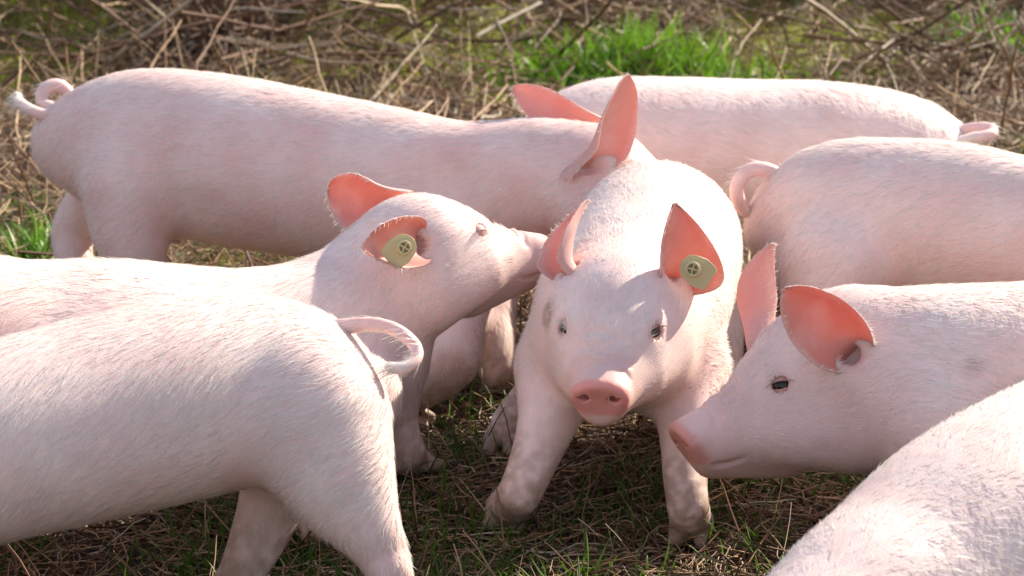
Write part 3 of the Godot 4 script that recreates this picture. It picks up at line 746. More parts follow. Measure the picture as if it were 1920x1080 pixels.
		c.a = 1.0
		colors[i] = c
		furry[i] = fur
	# tail: a tapered tube joined to the rump
	add_tail(p.tail, places, normals, colors, furry, index, pale.lerp(pink, 0.45))
	if seen_face:
		for e in eyes:
			add_lids(e, hf, hu, hk, p.slit, places, normals, colors, furry, index)
	# ears: cupped sheets with a thickness
	var ep := PackedVector3Array()
	var en := PackedVector3Array()
	var ec := PackedColorArray()
	var ef := PackedFloat32Array()
	var ei := PackedInt32Array()
	for e: Dictionary in p.ears:
		add_ear(e, ep, en, ec, ef, ei)
	# bristles lie along the body
	var rng := RandomNumberGenerator.new()
	rng.seed = 100 + n
	var hair := [PackedVector3Array(), PackedVector3Array(), PackedColorArray(), PackedInt32Array()]
	comb(1.0, rng, int(p.hairs * 0.95), places, normals, colors, furry, index, torso, ho, hf, hu, hk, base, hair, sc)
	comb(0.5, rng, int(p.hairs) / 18, ep, en, ec, ef, ei, torso, ho, hf, hu, hk, base, hair, sc)
	for i in places.size():
		places[i] -= base
	for i in ep.size():
		ep[i] -= base
	out.base = base
	out.body = [places, normals, colors, index]
	out.ears = [ep, en, ec, ei]
	out.hair = hair
	out.eyes = eyes
	out.head = [ho, hf, hu, hr, hk]


func arr(v: Vector3, r: float) -> Array:
	return [v.x, v.y, v.z, r]


func spline(pts: Array, n: int) -> Array:
	var out := []
	for i in pts.size() - 1:
		var a: Array = pts[maxi(i - 1, 0)]
		var b: Array = pts[i]
		var c: Array = pts[i + 1]
		var d: Array = pts[mini(i + 2, pts.size() - 1)]
		for j in n:
			var t := float(j) / n
			var v := []
			for k in 4:
				v.append(0.5 * (2.0 * b[k] + (c[k] - a[k]) * t + (2.0 * a[k] - 5.0 * b[k] + 4.0 * c[k] - d[k]) * t * t + (3.0 * b[k] - a[k] - 3.0 * c[k] + d[k]) * t * t * t))
			out.append(v)
	out.append(pts[-1])
	return out


func add_tail(pts: Array, P: PackedVector3Array, N: PackedVector3Array, C: PackedColorArray, F: PackedFloat32Array, I: PackedInt32Array, tint: Color) -> void:
	var s := spline(pts, 6)
	var sides := 12
	var first := P.size()
	var tangent := (vec(s[1]) - vec(s[0])).normalized()
	var a := tangent.cross(Vector3.UP).normalized()
	for i in s.size():
		var at := vec(s[i])
		var nt := (vec(s[mini(i + 1, s.size() - 1)]) - vec(s[maxi(i - 1, 0)])).normalized()
		a = (a - nt * a.dot(nt)).normalized()
		var b := nt.cross(a)
		var r: float = s[i][3]
		if i >= s.size() - 2:
			r *= 0.8 if i == s.size() - 2 else 0.35
		for k in sides:
			var w := TAU * k / sides
			var d := a * cos(w) + b * sin(w)
			P.append(at + d * r)
			N.append(d if i < s.size() - 1 else (d + nt).normalized())
			var tipward := smoothstep(0.72, 0.9, float(i) / s.size())
			C.append((tint * (1.0 + fine.get_noise_3dv(at) * 0.1)).lerp(Color(0.86, 0.79, 0.71), tipward * 0.8))
			F.append(0.5 + tipward * 1.5)
	for i in s.size() - 1:
		for k in sides:
			var k2 := (k + 1) % sides
			var q := first + i * sides
			I.append_array([q + k, q + sides + k2, q + k2, q + k, q + sides + k, q + sides + k2])
	var tip := P.size()
	P.append(vec(s[-1]) + tangent * 0.0)
	N.append((vec(s[-1]) - vec(s[-2])).normalized())
	C.append(tint)
	F.append(1.0)
	for k in sides:
		I.append_array([tip, first + (s.size() - 1) * sides + (k + 1) % sides, first + (s.size() - 1) * sides + k])


func add_lids(e: Array, hf: Vector3, hu: Vector3, hk: float, slit: float, P: PackedVector3Array, N: PackedVector3Array, C: PackedColorArray, F: PackedFloat32Array, I: PackedInt32Array) -> void:
	var c: Vector3 = e[0]
	var o: Vector3 = e[1]
	var t := (hf - o * hf.dot(o)).normalized()
	t = (t - hu * 0.15).normalized()
	t = (t - o * t.dot(o)).normalized()
	var u := o.cross(t)
	if u.dot(hu) < 0:
		u = -u
	for lid in 2:
		var first := P.size()
		var nu := 15
		var nv := 6
		for i in nu:
			var lam := deg_to_rad(lerpf(-78, 78, float(i) / (nu - 1)))
			var open := deg_to_rad((36.0 if lid == 0 else -26.0) * slit) * maxf(cos(lam * 1.2), 0.0)
			if lid == 0:
				open -= deg_to_rad(4.0)
			for j in nv:
				var v := float(j) / (nv - 1)
				var el := lerpf(open, deg_to_rad(80.0 if lid == 0 else -76.0), v)
				var r := 0.0142 * hk * (1.07 + 0.07 * exp(-v * v * 40.0) - 0.10 * v * v)
				var d := (t * sin(lam) + o * cos(lam)) * cos(el) + u * sin(el)
				if j == 0:
					r *= 0.93
				P.append(c + o * 0.0015 + d * r)
				N.append(d)
				C.append(Color(0.66, 0.36, 0.33) if j < 2 else Color(0.80, 0.56, 0.51))
				F.append(0.0)
		for i in nu - 1:
			for j in nv - 1:
				var q := first + i * nv + j
				var quad := [q, q + 1, q + nv + 1, q + nv]
				var face := (P[quad[2]] - P[quad[0]]).cross(P[quad[3]] - P[quad[1]])
				if face.dot(N[q]) > 0:
					I.append_array([quad[0], quad[2], quad[1], quad[0], quad[3], quad[2]])
				else:
					I.append_array([quad[0], quad[1], quad[2], quad[0], quad[2], quad[3]])


func add_ear(e: Dictionary, P: PackedVector3Array, N: PackedVector3Array, C: PackedColorArray, F: PackedFloat32Array, I: PackedInt32Array) -> void:
	var axis := vec(e.axis)
	var long := axis.length()
	var ax := axis / long
	var n := vec(e.n)
	n = (n - ax * n.dot(ax)).normalized()
	var s := ax.cross(n)
	var base := vec(e.base) - ax * 0.026
	var reach := long + 0.026
	var half: float = e.w
	var curl := vec(e.curl)
	var lob: float = e.get("lob", 0.0)
	var blunt: float = e.get("round", 0.65)
	var nu := 22
	var nv := 17
	var grid := PackedVector3Array()
	for i in nu:
		var u := float(i) / (nu - 1)
		var t := clampf((u - 0.42) / 0.58, 0, 1)
		var w := half * (0.68 + 0.32 * smoothstep(0.0, 0.42, u))
		if u > 0.42:
			w = half * lerpf(pow(cos(t * PI * 0.5), 0.85), sqrt(maxf(1.0 - t * t, 0.0)), blunt)
		w = maxf(w, 0.0040)
		var phi := lerpf(e.phi0, e.phi1, smoothstep(0.0, 0.75, u))
		for j in nv:
			var v := lerpf(-1, 1, float(j) / (nv - 1))
			var ww := w + (lob * (u / 0.3) * exp(1.0 - u / 0.3) * (1.0 - u) * 1.4 if v > 0 else 0.0)
			var R := ww / phi
			var wave := fine.get_noise_3d(base.x * 3.0 + u * 0.04, v * 0.04, base.z) * 0.004 * absf(v)
			var q := base + ax * (reach * u) + s * (R * sin(phi * v)) + n * (R * (1.0 - cos(phi * v)) + wave - 0.034 * pow(1.0 - smoothstep(0.0, 0.42, u), 1.5)) + curl * (u * u * u)
			grid.append(q)
	var first := P.size()
	var count := nu * nv
	var inner := Color(0.77, 0.38, 0.315)
	var fair: float = e.get("fair", 0.0)
	var edge := Color(0.86, 0.62, 0.56)
	inner = inner.lerp(Color(0.88, 0.68, 0.62), fair)
	var outer := Color(0.82, 0.57, 0.52)
	for layer in 2:
		for i in nu:
			for j in nv:
				var du := grid[mini(i + 1, nu - 1) * nv + j] - grid[maxi(i - 1, 0) * nv + j]
				var dv := grid[i * nv + mini(j + 1, nv - 1)] - grid[i * nv + maxi(j - 1, 0)]
				var g := dv.cross(du).normalized()
				if g.dot(n) < -0.2 and absf(g.dot(n)) > 0.95:
					g = -g
				var u := float(i) / (nu - 1)
				var v := absf(lerpf(-1, 1, float(j) / (nv - 1)))
				var thick := lerpf(0.0068, 0.0024, u) * (1.0 - 0.6 * v * v)
				var rim := maxf(smoothstep(0.82, 1.0, v), smoothstep(0.9, 1.0, u))
				var mot := mottle.get_noise_3dv(grid[i * nv + j] * 2.0)
				if layer == 0:
					P.append(grid[i * nv + j])
					N.append(g)
					var vein := smoothstep(0.55, 0.75, absf(fine.get_noise_3dv(Vector3(u * 0.05, v * 0.035, base.x)))) * 0.35
					C.append(inner.lerp(edge, clampf(smoothstep(0.72, 1.0, v) * 0.8 + mot * 1.1 - vein, 0, 1)))
					F.append(0.10 + 0.8 * rim + 0.5 * (1.0 - smoothstep(0.1, 0.4, u)))
				else:
					P.append(grid[i * nv + j] - g * thick)
					N.append(-g)
					C.append(outer.lerp(edge, clampf(rim * 0.7 + mot * 0.3, 0, 1)))
					F.append(0.8)
	for i in nu - 1:
		for j in nv - 1:
			var q := first + i * nv + j
			I.append_array([q, q + nv + 1, q + 1, q, q + nv, q + nv + 1])
			var r := q + count
			I.append_array([r, r + 1, r + nv + 1, r, r + nv + 1, r + nv])
	# rounded rim: a strip of its own round the free edge
	var edge_at := []
	for i in nu:
		edge_at.append([i, 0])
	for j in range(1, nv - 1):
		edge_at.append([nu - 1, j])
	for i in nu:
		edge_at.append([nu - 1 - i, nv - 1])
	var start := P.size()
	for n2 in edge_at.size():
		var i: int = edge_at[n2][0]
		var j: int = edge_at[n2][1]
		var q := first + i * nv + j
		var centre := grid[mini(i, nu - 4) * nv + nv / 2]
		var away := (P[q] - centre)
		away = (away - N[q] * away.dot(N[q])).normalized()
		var half_thick := P[q].distance_to(P[q + count]) * 0.5
		for m in 3:
			var w := lerpf(0.0, PI, m / 2.0)
			var d := N[q] * cos(w) + away * sin(w)
			P.append((P[q] + P[q + count]) * 0.5 + N[q] * cos(w) * half_thick + away * sin(w) * half_thick)
			N.append(d.normalized())
			C.append(edge)
			F.append(2.2)
	for n2 in edge_at.size() - 1:
		for m in 2:
			var q := start + n2 * 3 + m
			var quad := [q, q + 1, q + 4, q + 3]
			var face := (P[quad[2]] - P[quad[0]]).cross(P[quad[3]] - P[quad[1]])
			if face.dot(N[q] + N[q + 4]) > 0:
				I.append_array([quad[0], quad[2], quad[1], quad[0], quad[3], quad[2]])
			else:
				I.append_array([quad[0], quad[1], quad[2], quad[0], quad[2], quad[3]])


func comb(short_by: float, rng: RandomNumberGenerator, want: int, P: PackedVector3Array, N: PackedVector3Array, C: PackedColorArray, F: PackedFloat32Array, I: PackedInt32Array, torso: Array, ho: Vector3, hf: Vector3, hu: Vector3, hk: float, base: Vector3, hair: Array, sc: float) -> void:
	var HP: PackedVector3Array = hair[0]
	var HN: PackedVector3Array = hair[1]
	var HC: PackedColorArray = hair[2]
	var HI: PackedInt32Array = hair[3]
	var areas := PackedFloat32Array()
	var total := 0.0
	var tris := I.size() / 3
	areas.resize(tris)
	for t in tris:
		var a := I[t * 3]
		var at := P[a]
		var w := 0.0
		var nn := N[a]
		if F[a] > 0.01 and nn.dot((eye_point - at).normalized()) > -0.35:
			w = (P[I[t * 3 + 1]] - at).cross(P[I[t * 3 + 2]] - at).length() * F[a]
		total += w
		areas[t] = total
	if total <= 0.0:
		return
	var spine := PackedVector3Array()
	for t in torso:
		spine.append(vec(t))
	for h in want:
		var t := areas.bsearch((h + rng.randf()) / want * total)
		t = mini(t, tris - 1)
		var r1 := sqrt(rng.randf())
		var r2 := rng.randf()
		var i0 := I[t * 3]
		var i1 := I[t * 3 + 1]
		var i2 := I[t * 3 + 2]
		var q := P[i0] * (1.0 - r1) + P[i1] * (r1 * (1.0 - r2)) + P[i2] * (r1 * r2)
		var nn := (N[i0] * (1.0 - r1) + N[i1] * (r1 * (1.0 - r2)) + N[i2] * (r1 * r2)).normalized()
		var rel := q - ho
		var hx := rel.dot(hf)
		var head := smoothstep(-0.07, 0.0, hx) * (1.0 - smoothstep(0.2, 0.26, rel.length()))
		# spine direction at the nearest joint
		var back := Vector3.ZERO
		for k in spine.size() - 1:
			var d := q.distance_squared_to((spine[k] + spine[k + 1]) * 0.5)
			back += (spine[k] - spine[k + 1]).normalized() / (d * d + 0.00002)
		back = back.normalized()
		var swirl := mottle.get_noise_3dv(q * 0.55) * 0.9
		var dir := back + Vector3(0, -0.55, 0) + back.cross(nn) * swirl
		dir = dir.lerp(-hf * 1.0 + hu * 0.25 + nn.cross(hf) * swirl, head)
		dir = dir.lerp(Vector3(0, -1, 0) - back * 0.15, (1.0 - smoothstep(0.13, 0.20, q.y)) * (1.0 - head))
		dir = (dir - nn * dir.dot(nn)).normalized()
		var side := nn.cross(dir)
		dir = (dir + side * rng.randfn(0.0, 0.16)).normalized()
		var streak := patchy.get_noise_2d(q.dot(dir) * 14.0, q.dot(side) * 150.0)
		if streak < -0.05 - 0.45 * rng.randf():
			continue
		var low := smoothstep(0.06, 0.17, q.y)
		var long := rng.randf_range(0.014, 0.028) * sc * lerpf(1.0, 0.62, head) * lerpf(0.35, 1.0, low) * short_by
		var lift := rng.randf_range(0.03, 0.18)
		var w := rng.randf_range(0.00026, 0.00044)
		side = nn.cross(dir).rotated(dir, rng.randf_range(-0.7, 0.7)) * w
		var root := q - nn * 0.0006 - base
		var mid := root + dir * long * 0.5 + nn * (long * lift * 0.55)
		var tip := root + dir * long + nn * (long * lift * 0.75)
		var k := HP.size()
		HP.append(root - side)
		HP.append(root + side)
		HP.append(mid - side * 0.8)
		HP.append(mid + side * 0.8)
		HP.append(tip)
		var hn := (nn + side.normalized() * rng.randf_range(-0.35, 0.35)).normalized()
		for m in 5:
			HN.append(hn)
		var skin := C[i0]
		var v := rng.randf_range(0.86, 1.0)
		var tint := Color(0.93 * v, 0.895 * v, 0.85 * v)
		var soiled := clampf((0.75 - skin.r) * 2.6, 0.0, 0.85)
		tint = tint.lerp(Color(skin.r, skin.g, skin.b), soiled)
		tint.a = 1.0
		for m in 5:
			HC.append(tint)
		HI.append_array([k, k + 1, k + 3, k, k + 3, k + 2, k + 2, k + 3, k + 4])


# ---------------------------------------------------------------- nodes
func surface_of(mesh: ArrayMesh, P: PackedVector3Array, N: PackedVector3Array, C: PackedColorArray, I: PackedInt32Array, m: Material) -> void:
	var a := []
	a.resize(Mesh.ARRAY_MAX)
	a[Mesh.ARRAY_VERTEX] = P
	a[Mesh.ARRAY_NORMAL] = N
	if C.size() == P.size():
		a[Mesh.ARRAY_COLOR] = C
	a[Mesh.ARRAY_INDEX] = I
	mesh.add_surface_from_arrays(Mesh.PRIMITIVE_TRIANGLES, a)
	mesh.surface_set_material(mesh.get_surface_count() - 1, m)


func part(called: String, mesh: Mesh, parent: Node3D, m: Material = null) -> MeshInstance3D:
	var o := MeshInstance3D.new()
	o.name = called
	o.mesh = mesh
	if m:
		o.material_override = m
	parent.add_child(o, true)
	return o


var taken := {}
func numbered(called: String) -> String:
	taken[called] = taken.get(called, -1) + 1
	return called if taken[called] == 0 else "%s_%03d" % [called, taken[called]]


func tag_meta(o: Node, label: String, category := "", group := "", kind := "") -> void:
	if label:
		o.set_meta("label", label)
	if category:
		o.set_meta("category", category)
	if group:
		o.set_meta("group", group)
	if kind:
		o.set_meta("kind", kind)


func place_pig(key: String) -> void:
	var r: Dictionary = results[key]
	var p: Dictionary = POSES[key]
	var pig := Node3D.new()
	pig.name = numbered("pig")
	pig.position = r.base
	add_child(pig)
	tag_meta(pig, LABELS[key], "pig", "young pigs crowding together")
	var mesh := ArrayMesh.new()
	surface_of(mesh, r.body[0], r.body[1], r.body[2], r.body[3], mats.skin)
	surface_of(mesh, r.ears[0], r.ears[1], r.ears[2], r.ears[3], mats.ear)
	part("body", mesh, pig)
	var coat := ArrayMesh.new()
	surface_of(coat, r.hair[0], r.hair[1], r.hair[2], r.hair[3], mats.hair)
	var hair := part("bristles", coat, pig)
	tag_meta(hair, "", "", "", "stuff")
	if p.has("slit"):
		var hd: Array = r.head
		for e: Array in r.eyes:
			var ball := SphereMesh.new()
			ball.radius = 0.0142 * float(hd[4])
			ball.height = ball.radius * 2.0
			ball.radial_segments = 24
			ball.rings = 12
			var eye := part("eye", ball, pig, mats.eye)
			eye.position = e[0] + e[1] * 0.0015 - r.base
			part("eyelashes", lashes(e, hd, p.slit), eye, mats.hair)
	if p.has("tag"):
		add_tag(pig, p.tag, r.base)


func lashes(e: Array, hd: Array, slit: float) -> ArrayMesh:
	var o: Vector3 = e[1]
	var hf: Vector3 = hd[1]
	var hu: Vector3 = hd[2]
	var hk: float = hd[4]
	var t := (hf - hu * 0.15 - o * (hf - hu * 0.15).dot(o)).normalized()
	var u := o.cross(t)
	if u.dot(hu) < 0:
		u = -u
	var P := PackedVector3Array()
	var N := PackedVector3Array()
	var C := PackedColorArray()
	var I := PackedInt32Array()
	var rng := RandomNumberGenerator.new()
	rng.seed = 77
	for i in 26:
		var lam := deg_to_rad(lerpf(-58, 50, i / 25.0) + rng.randf_range(-2, 2))
		var open := deg_to_rad(36.0 * slit) * maxf(cos(lam * 1.2), 0.0) - deg_to_rad(3.0)
		var d := (t * sin(lam) + o * cos(lam)) * cos(open) + u * sin(open)
		var root := d * 0.0142 * hk * 1.14
		var long := rng.randf_range(0.008, 0.012)
		var mid := root + (d * 0.8 - u * 0.22).normalized() * long * 0.5
		var tip := root + (d * 0.75 - u * 0.34 + t * rng.randf_range(-0.25, 0.1)).normalized() * long
		var side := t * 0.00042
		var k := P.size()
		P.append_array([root - side, root + side, mid - side, mid + side, tip])
		for m in 5:
			N.append(d)
			C.append(Color(0.92, 0.89, 0.84))
		I.append_array([k, k + 1, k + 3, k, k + 3, k + 2, k + 2, k + 3, k + 4])
	var mesh := ArrayMesh.new()
	surface_of(mesh, P, N, C, I, mats.hair)
	return mesh


func add_tag(pig: Node3D, d: Array, base: Vector3) -> void:
	var along := vec(d, 3).normalized()
	var out := vec(d, 6)
	out = (out - along * out.dot(along)).normalized()
	var across := out.cross(along)
	# local axes of the tag: x across, y along (from stud to the square end), z out of the face
	var outline := PackedVector2Array()
	for i in 13:
		var w := lerpf(PI * 1.04, TAU - PI * 0.04, i / 12.0)
		outline.append(Vector2(cos(w), sin(w)) * 0.0165)
	for q in [Vector2(0.0185, 0.008), Vector2(0.0165, 0.019), Vector2(0.0145, 0.0235), Vector2(0.012, 0.0250), Vector2(-0.012, 0.0250), Vector2(-0.0145, 0.0235), Vector2(-0.0165, 0.019), Vector2(-0.0185, 0.008)]:
		outline.append(q)
	var P := PackedVector3Array()
	var N := PackedVector3Array()
	var I := PackedInt32Array()
	var m := outline.size()
	var t := 0.0011
	var bend := func(v: Vector2) -> float: return -0.0022 * (v.y / 0.025) * (v.y / 0.025) - 6.0 * v.x * v.x
	for side in [1.0, -1.0]:
		var k := P.size()
		P.append(Vector3(0, 0.004, side * t))
		N.append(Vector3(0, 0, side))
		for ring in 2:
			for v in outline:
				var q: Vector2 = v * (0.5 if ring == 0 else (1.0 - 0.02))
				P.append(Vector3(q.x, q.y, bend.call(q) + side * t))
				N.append(Vector3(0, 0, side))
		for i in m:
			var j := (i + 1) % m
			if side > 0:
				I.append_array([k, k + 1 + j, k + 1 + i, k + 1 + i, k + 1 + j, k + 1 + m + j, k + 1 + i, k + 1 + m + j, k + 1 + m + i])
			else:
				I.append_array([k, k + 1 + i, k + 1 + j, k + 1 + i, k + 1 + m + j, k + 1 + j, k + 1 + i, k + 1 + m + i, k + 1 + m + j])
	var k0 := P.size()
	for i in m:
		var v := outline[i]
		var nn := Vector3(v.x, v.y, 0).normalized()
		for z in [t, 0.0, -t]:
			var q := v * (1.0 if z == 0.0 else 0.98)
			P.append(Vector3(q.x, q.y, bend.call(q) + z))
			N.append((nn + Vector3(0, 0, z / t)).normalized())
	for i in m:
		var j := (i + 1) % m
		for z in 2:
			I.append_array([k0 + i * 3 + z, k0 + j * 3 + z, k0 + j * 3 + z + 1, k0 + i * 3 + z, k0 + j * 3 + z + 1, k0 + i * 3 + z + 1])
	var mesh := ArrayMesh.new()
	surface_of(mesh, P, N, PackedColorArray(), I, mats.tag)
	var tag := part("ear_tag", mesh, pig)
	tag.transform = Transform3D(Basis(across, along, out), vec(d) - base)
	# stud: a short hollow peg whose end has four holes between spokes
	var k := 1.35
	var stud := lathe([Vector2(0.0080, 0.0) * k, Vector2(0.0062, 0.0012) * k, Vector2(0.0056, 0.0085) * k, Vector2(0.0066, 0.0096) * k, Vector2(0.0064, 0.0112) * k, Vector2(0.0046, 0.0115) * k, Vector2(0.0044, 0.0070) * k, Vector2(0.0016, 0.0070) * k, Vector2(0.0016, 0.0112) * k, Vector2(0.0, 0.0113) * k])
	var peg := part("stud", stud, tag, mats.tag)
	peg.transform = Transform3D(Basis(Vector3.RIGHT, Vector3.BACK, Vector3.UP), Vector3(0, 0, 0.0008))
	for n in 2:
		var spoke := BoxMesh.new()
		spoke.size = Vector3(0.0092 * k, 0.0042 * k, 0.0013 * k)
		var bar := part("spoke", spoke, tag, mats.tag)
		bar.transform = Transform3D(Basis(Vector3.UP, PI / 2 * n + 0.3), Vector3(0, 0.0090 * k, 0))
		bar.transform = peg.transform * bar.transform


func lathe(profile: Array, sides := 24) -> ArrayMesh:
	var st := SurfaceTool.new()
	st.begin(Mesh.PRIMITIVE_TRIANGLES)
	for i in profile.size() - 1:
		var a: Vector2 = profile[i]
		var b: Vector2 = profile[i + 1]
		for k in sides:
			var w0 := TAU * k / sides
			var w1 := TAU * (k + 1) / sides
			var p := [Vector3(cos(w0) * a.x, a.y, sin(w0) * a.x), Vector3(cos(w1) * a.x, a.y, sin(w1) * a.x), Vector3(cos(w1) * b.x, b.y, sin(w1) * b.x), Vector3(cos(w0) * b.x, b.y, sin(w0) * b.x)]
			for n in [0, 1, 2, 0, 2, 3]:
				st.add_vertex(p[n])
	st.generate_normals()
	return st.commit()


# ---------------------------------------------------------------- ground and what lies and grows on it
func gy(x: float, z: float) -> float:
	var h := 0.010 * patchy.get_noise_2d(x * 3.0, z * 3.0) + 0.006 * patchy.get_noise_2d(x * 11.0 + 40.0, z * 11.0)
	var left := 1.0 - smoothstep(-0.7, 0.5, x)
	h += smoothstep(5.6, 7.3, -z) * left * (0.50 + 0.14 * patchy.get_noise_2d(x * 1.3 + 9.0, z * 1.3))
	h += smoothstep(5.4, 8.6, -z) * (1.0 - left) * (0.26 + 0.12 * patchy.get_noise_2d(x * 1.1, z * 1.1))
	return h - 0.004


func green_amount(x: float, z: float) -> float:
	var v := patchy.get_noise_2d(x * 1.6 + 31.0, z * 1.6 - 12.0) * 1.1
	for c in [[-0.52, -5.95, 0.30], [1.13, -6.5, 0.42], [-1.6, -6.1, 0.35], [0.10, -5.8, 0.28], [0.0, -6.5, 0.25], [-0.40, -3.5, 0.22], [1.75, -6.4, 0.3], [0.75, -5.6, 0.35]]:
		v += 1.25 * exp(-pow(Vector2(x - c[0], (z - c[1]) * 0.55).length() / c[2], 2.0))
	return clampf(v - 0.15, 0.0, 1.0)


func build_ground() -> void:
	var xs := PackedFloat32Array()
	var zs := PackedFloat32Array()
	for i in 181:
		var t := (i - 90) / 90.0
		xs.append(sinh(t * 5.2) / sinh(5.2) * 70.0 + t * 1.2)
	for i in 241:
		var t := i / 240.0
		zs.append(2.5 - t * 11.0 - pow(t, 9.0) * 120.0)
	var P := PackedVector3Array()
	var C := PackedColorArray()
	var I := PackedInt32Array()
	var N := PackedVector3Array()
	var nx := xs.size()
	for z in zs:
		for x in xs:
			P.append(Vector3(x, gy(x, z), z))
			var e := 0.01
			N.append(Vector3(gy(x - e, z) - gy(x + e, z), 2.0 * e, gy(x, z - e) - gy(x, z + e)).normalized())
			var m := patchy.get_noise_2d(x * 7.0, z * 7.0) * 0.5 + 0.5
			var c := Color(0.06, 0.034, 0.022).lerp(Color(0.18, 0.112, 0.067), clampf(m * 1.3 - 0.2, 0, 1))
			c = c.lerp(Color(0.32, 0.32, 0.025), green_amount(x, z) * 0.9 * smoothstep(2.4, 3.4, -z))
			C.append(c)
	for i in zs.size() - 1:
		for j in nx - 1:
			var q := i * nx + j
			I.append_array([q, q + nx + 1, q + 1, q, q + nx, q + nx + 1])
	var mesh := ArrayMesh.new()
	surface_of(mesh, P, N, C, I, mats.soil)
	var o := part("ground", mesh, self)
	tag_meta(o, "brown littered soil with moss rising to a low bank", "ground", "", "structure")


func stalk_mesh(sd: int, bend: float, kink: float, sides := 5, segs := 5) -> ArrayMesh:
	# unit length along +z from the origin, unit radius across (scaled by the copy)
	var rng := RandomNumberGenerator.new()
	rng.seed = sd
	var P := PackedVector3Array()
	var N := PackedVector3Array()
	var I := PackedInt32Array()
	var turn := 0.0
	var at := Vector3.ZERO
	var yaw := 0.0
	for i in segs + 1:
		var t := float(i) / segs
		var r := lerpf(1.0, 0.55, t) * (1.15 if i == segs / 2 else 1.0)
		for k in sides:
			var w := TAU * k / sides
			var d := Vector3(cos(w), sin(w) * 0.7, 0)
			P.append(at + d * r * 0.01)
			N.append(d)
		turn += rng.randf_range(-1, 1) * bend + (kink if i == segs / 2 else 0.0)
		yaw += rng.randf_range(-1, 1) * bend
		at += Vector3(sin(yaw), sin(turn), cos(yaw) * cos(turn)) / segs
	for i in segs:
		for k in sides:
			var k2 := (k + 1) % sides
			var q := i * sides
			I.append_array([q + k, q + sides + k2, q + k2, q + k, q + sides + k, q + sides + k2])
	for k in sides - 2:
		I.append_array([0, k + 2, k + 1])
		var e := segs * sides
		I.append_array([e, e + k + 1, e + k + 2])
	var m := ArrayMesh.new()
	surface_of(m, P, N, PackedColorArray(), I, mats.stalk)
	return m


func blade_mesh(sd: int, droop: float) -> ArrayMesh:
	# unit height along +y, bending towards +z
	var P := PackedVector3Array()
	var N := PackedVector3Array()
	var I := PackedInt32Array()
	var segs := 5
	var at := Vector3.ZERO
	var a := 0.12
	var rng := RandomNumberGenerator.new()
	rng.seed = sd
	for i in segs + 1:
		var t := float(i) / segs
		var w := 0.5 * (1.0 - pow(t, 1.8)) * (0.75 + 0.5 * sin(t * PI))
		var n := Vector3(0, -sin(a), cos(a)) * -1.0
		P.append(at + Vector3(-w, 0, 0))
		P.append(at + Vector3(w, 0, 0))
		N.append((n + Vector3(-0.3, 0, 0)).normalized())
		N.append((n + Vector3(0.3, 0, 0)).normalized())
		at += Vector3(0, cos(a), sin(a)) / segs
		a += droop / segs * rng.randf_range(0.6, 1.4)
	for i in segs:
		var q := i * 2
		I.append_array([q, q + 1, q + 3, q, q + 3, q + 2])
	var m := ArrayMesh.new()
	surface_of(m, P, N, PackedColorArray(), I, mats.blade)
	return m


func scatter(called: String, meshes: Array, spots: Array, label: String, category: String) -> void:
	# spots: [Transform3D, Color]; one object per variant of the mesh
	var root := Node3D.new()
	root.name = numbered(called)
	add_child(root)
	tag_meta(root, label, category, "", "stuff")
	for v in meshes.size():
		var mine := []
		for i in range(v, spots.size(), meshes.size()):
			mine.append(spots[i])
		var mm := MultiMesh.new()
		mm.transform_format = MultiMesh.TRANSFORM_3D
		mm.use_colors = true
		mm.mesh = meshes[v]
		mm.instance_count = mine.size()
		for i in mine.size():
			mm.set_instance_transform(i, mine[i][0])
			mm.set_instance_color(i, mine[i][1])
		var o := MultiMeshInstance3D.new()
		o.name = "pieces"
		o.multimesh = mm
		root.add_child(o, true)
		tag_meta(o, "", "", "", "stuff")


func lying(rng: RandomNumberGenerator, x: float, z: float, y: float, long: float, rad: float, yaw: float, pitch: float) -> Transform3D:
	var b := Basis.from_euler(Vector3(pitch, yaw, rng.randf() * TAU))
	b = Basis(b.x * rad * 100.0, b.y * rad * 100.0, b.z * long)
	return Transform3D(b, Vector3(x, gy(x, z) + y, z) - b.z * 0.5)


func straw_color(rng: RandomNumberGenerator, dark: float) -> Color:
	var t := rng.randf()
	var c := Color(0.35, 0.20, 0.105).lerp(Color(0.66, 0.48, 0.30), t)
	if rng.randf() < dark:
		c = Color(0.13, 0.058, 0.032).lerp(Color(0.26, 0.138, 0.075), rng.randf())
	if rng.randf() < 0.06:
		c = Color(0.62, 0.54, 0.42)
	c.a = 1.0
	return c


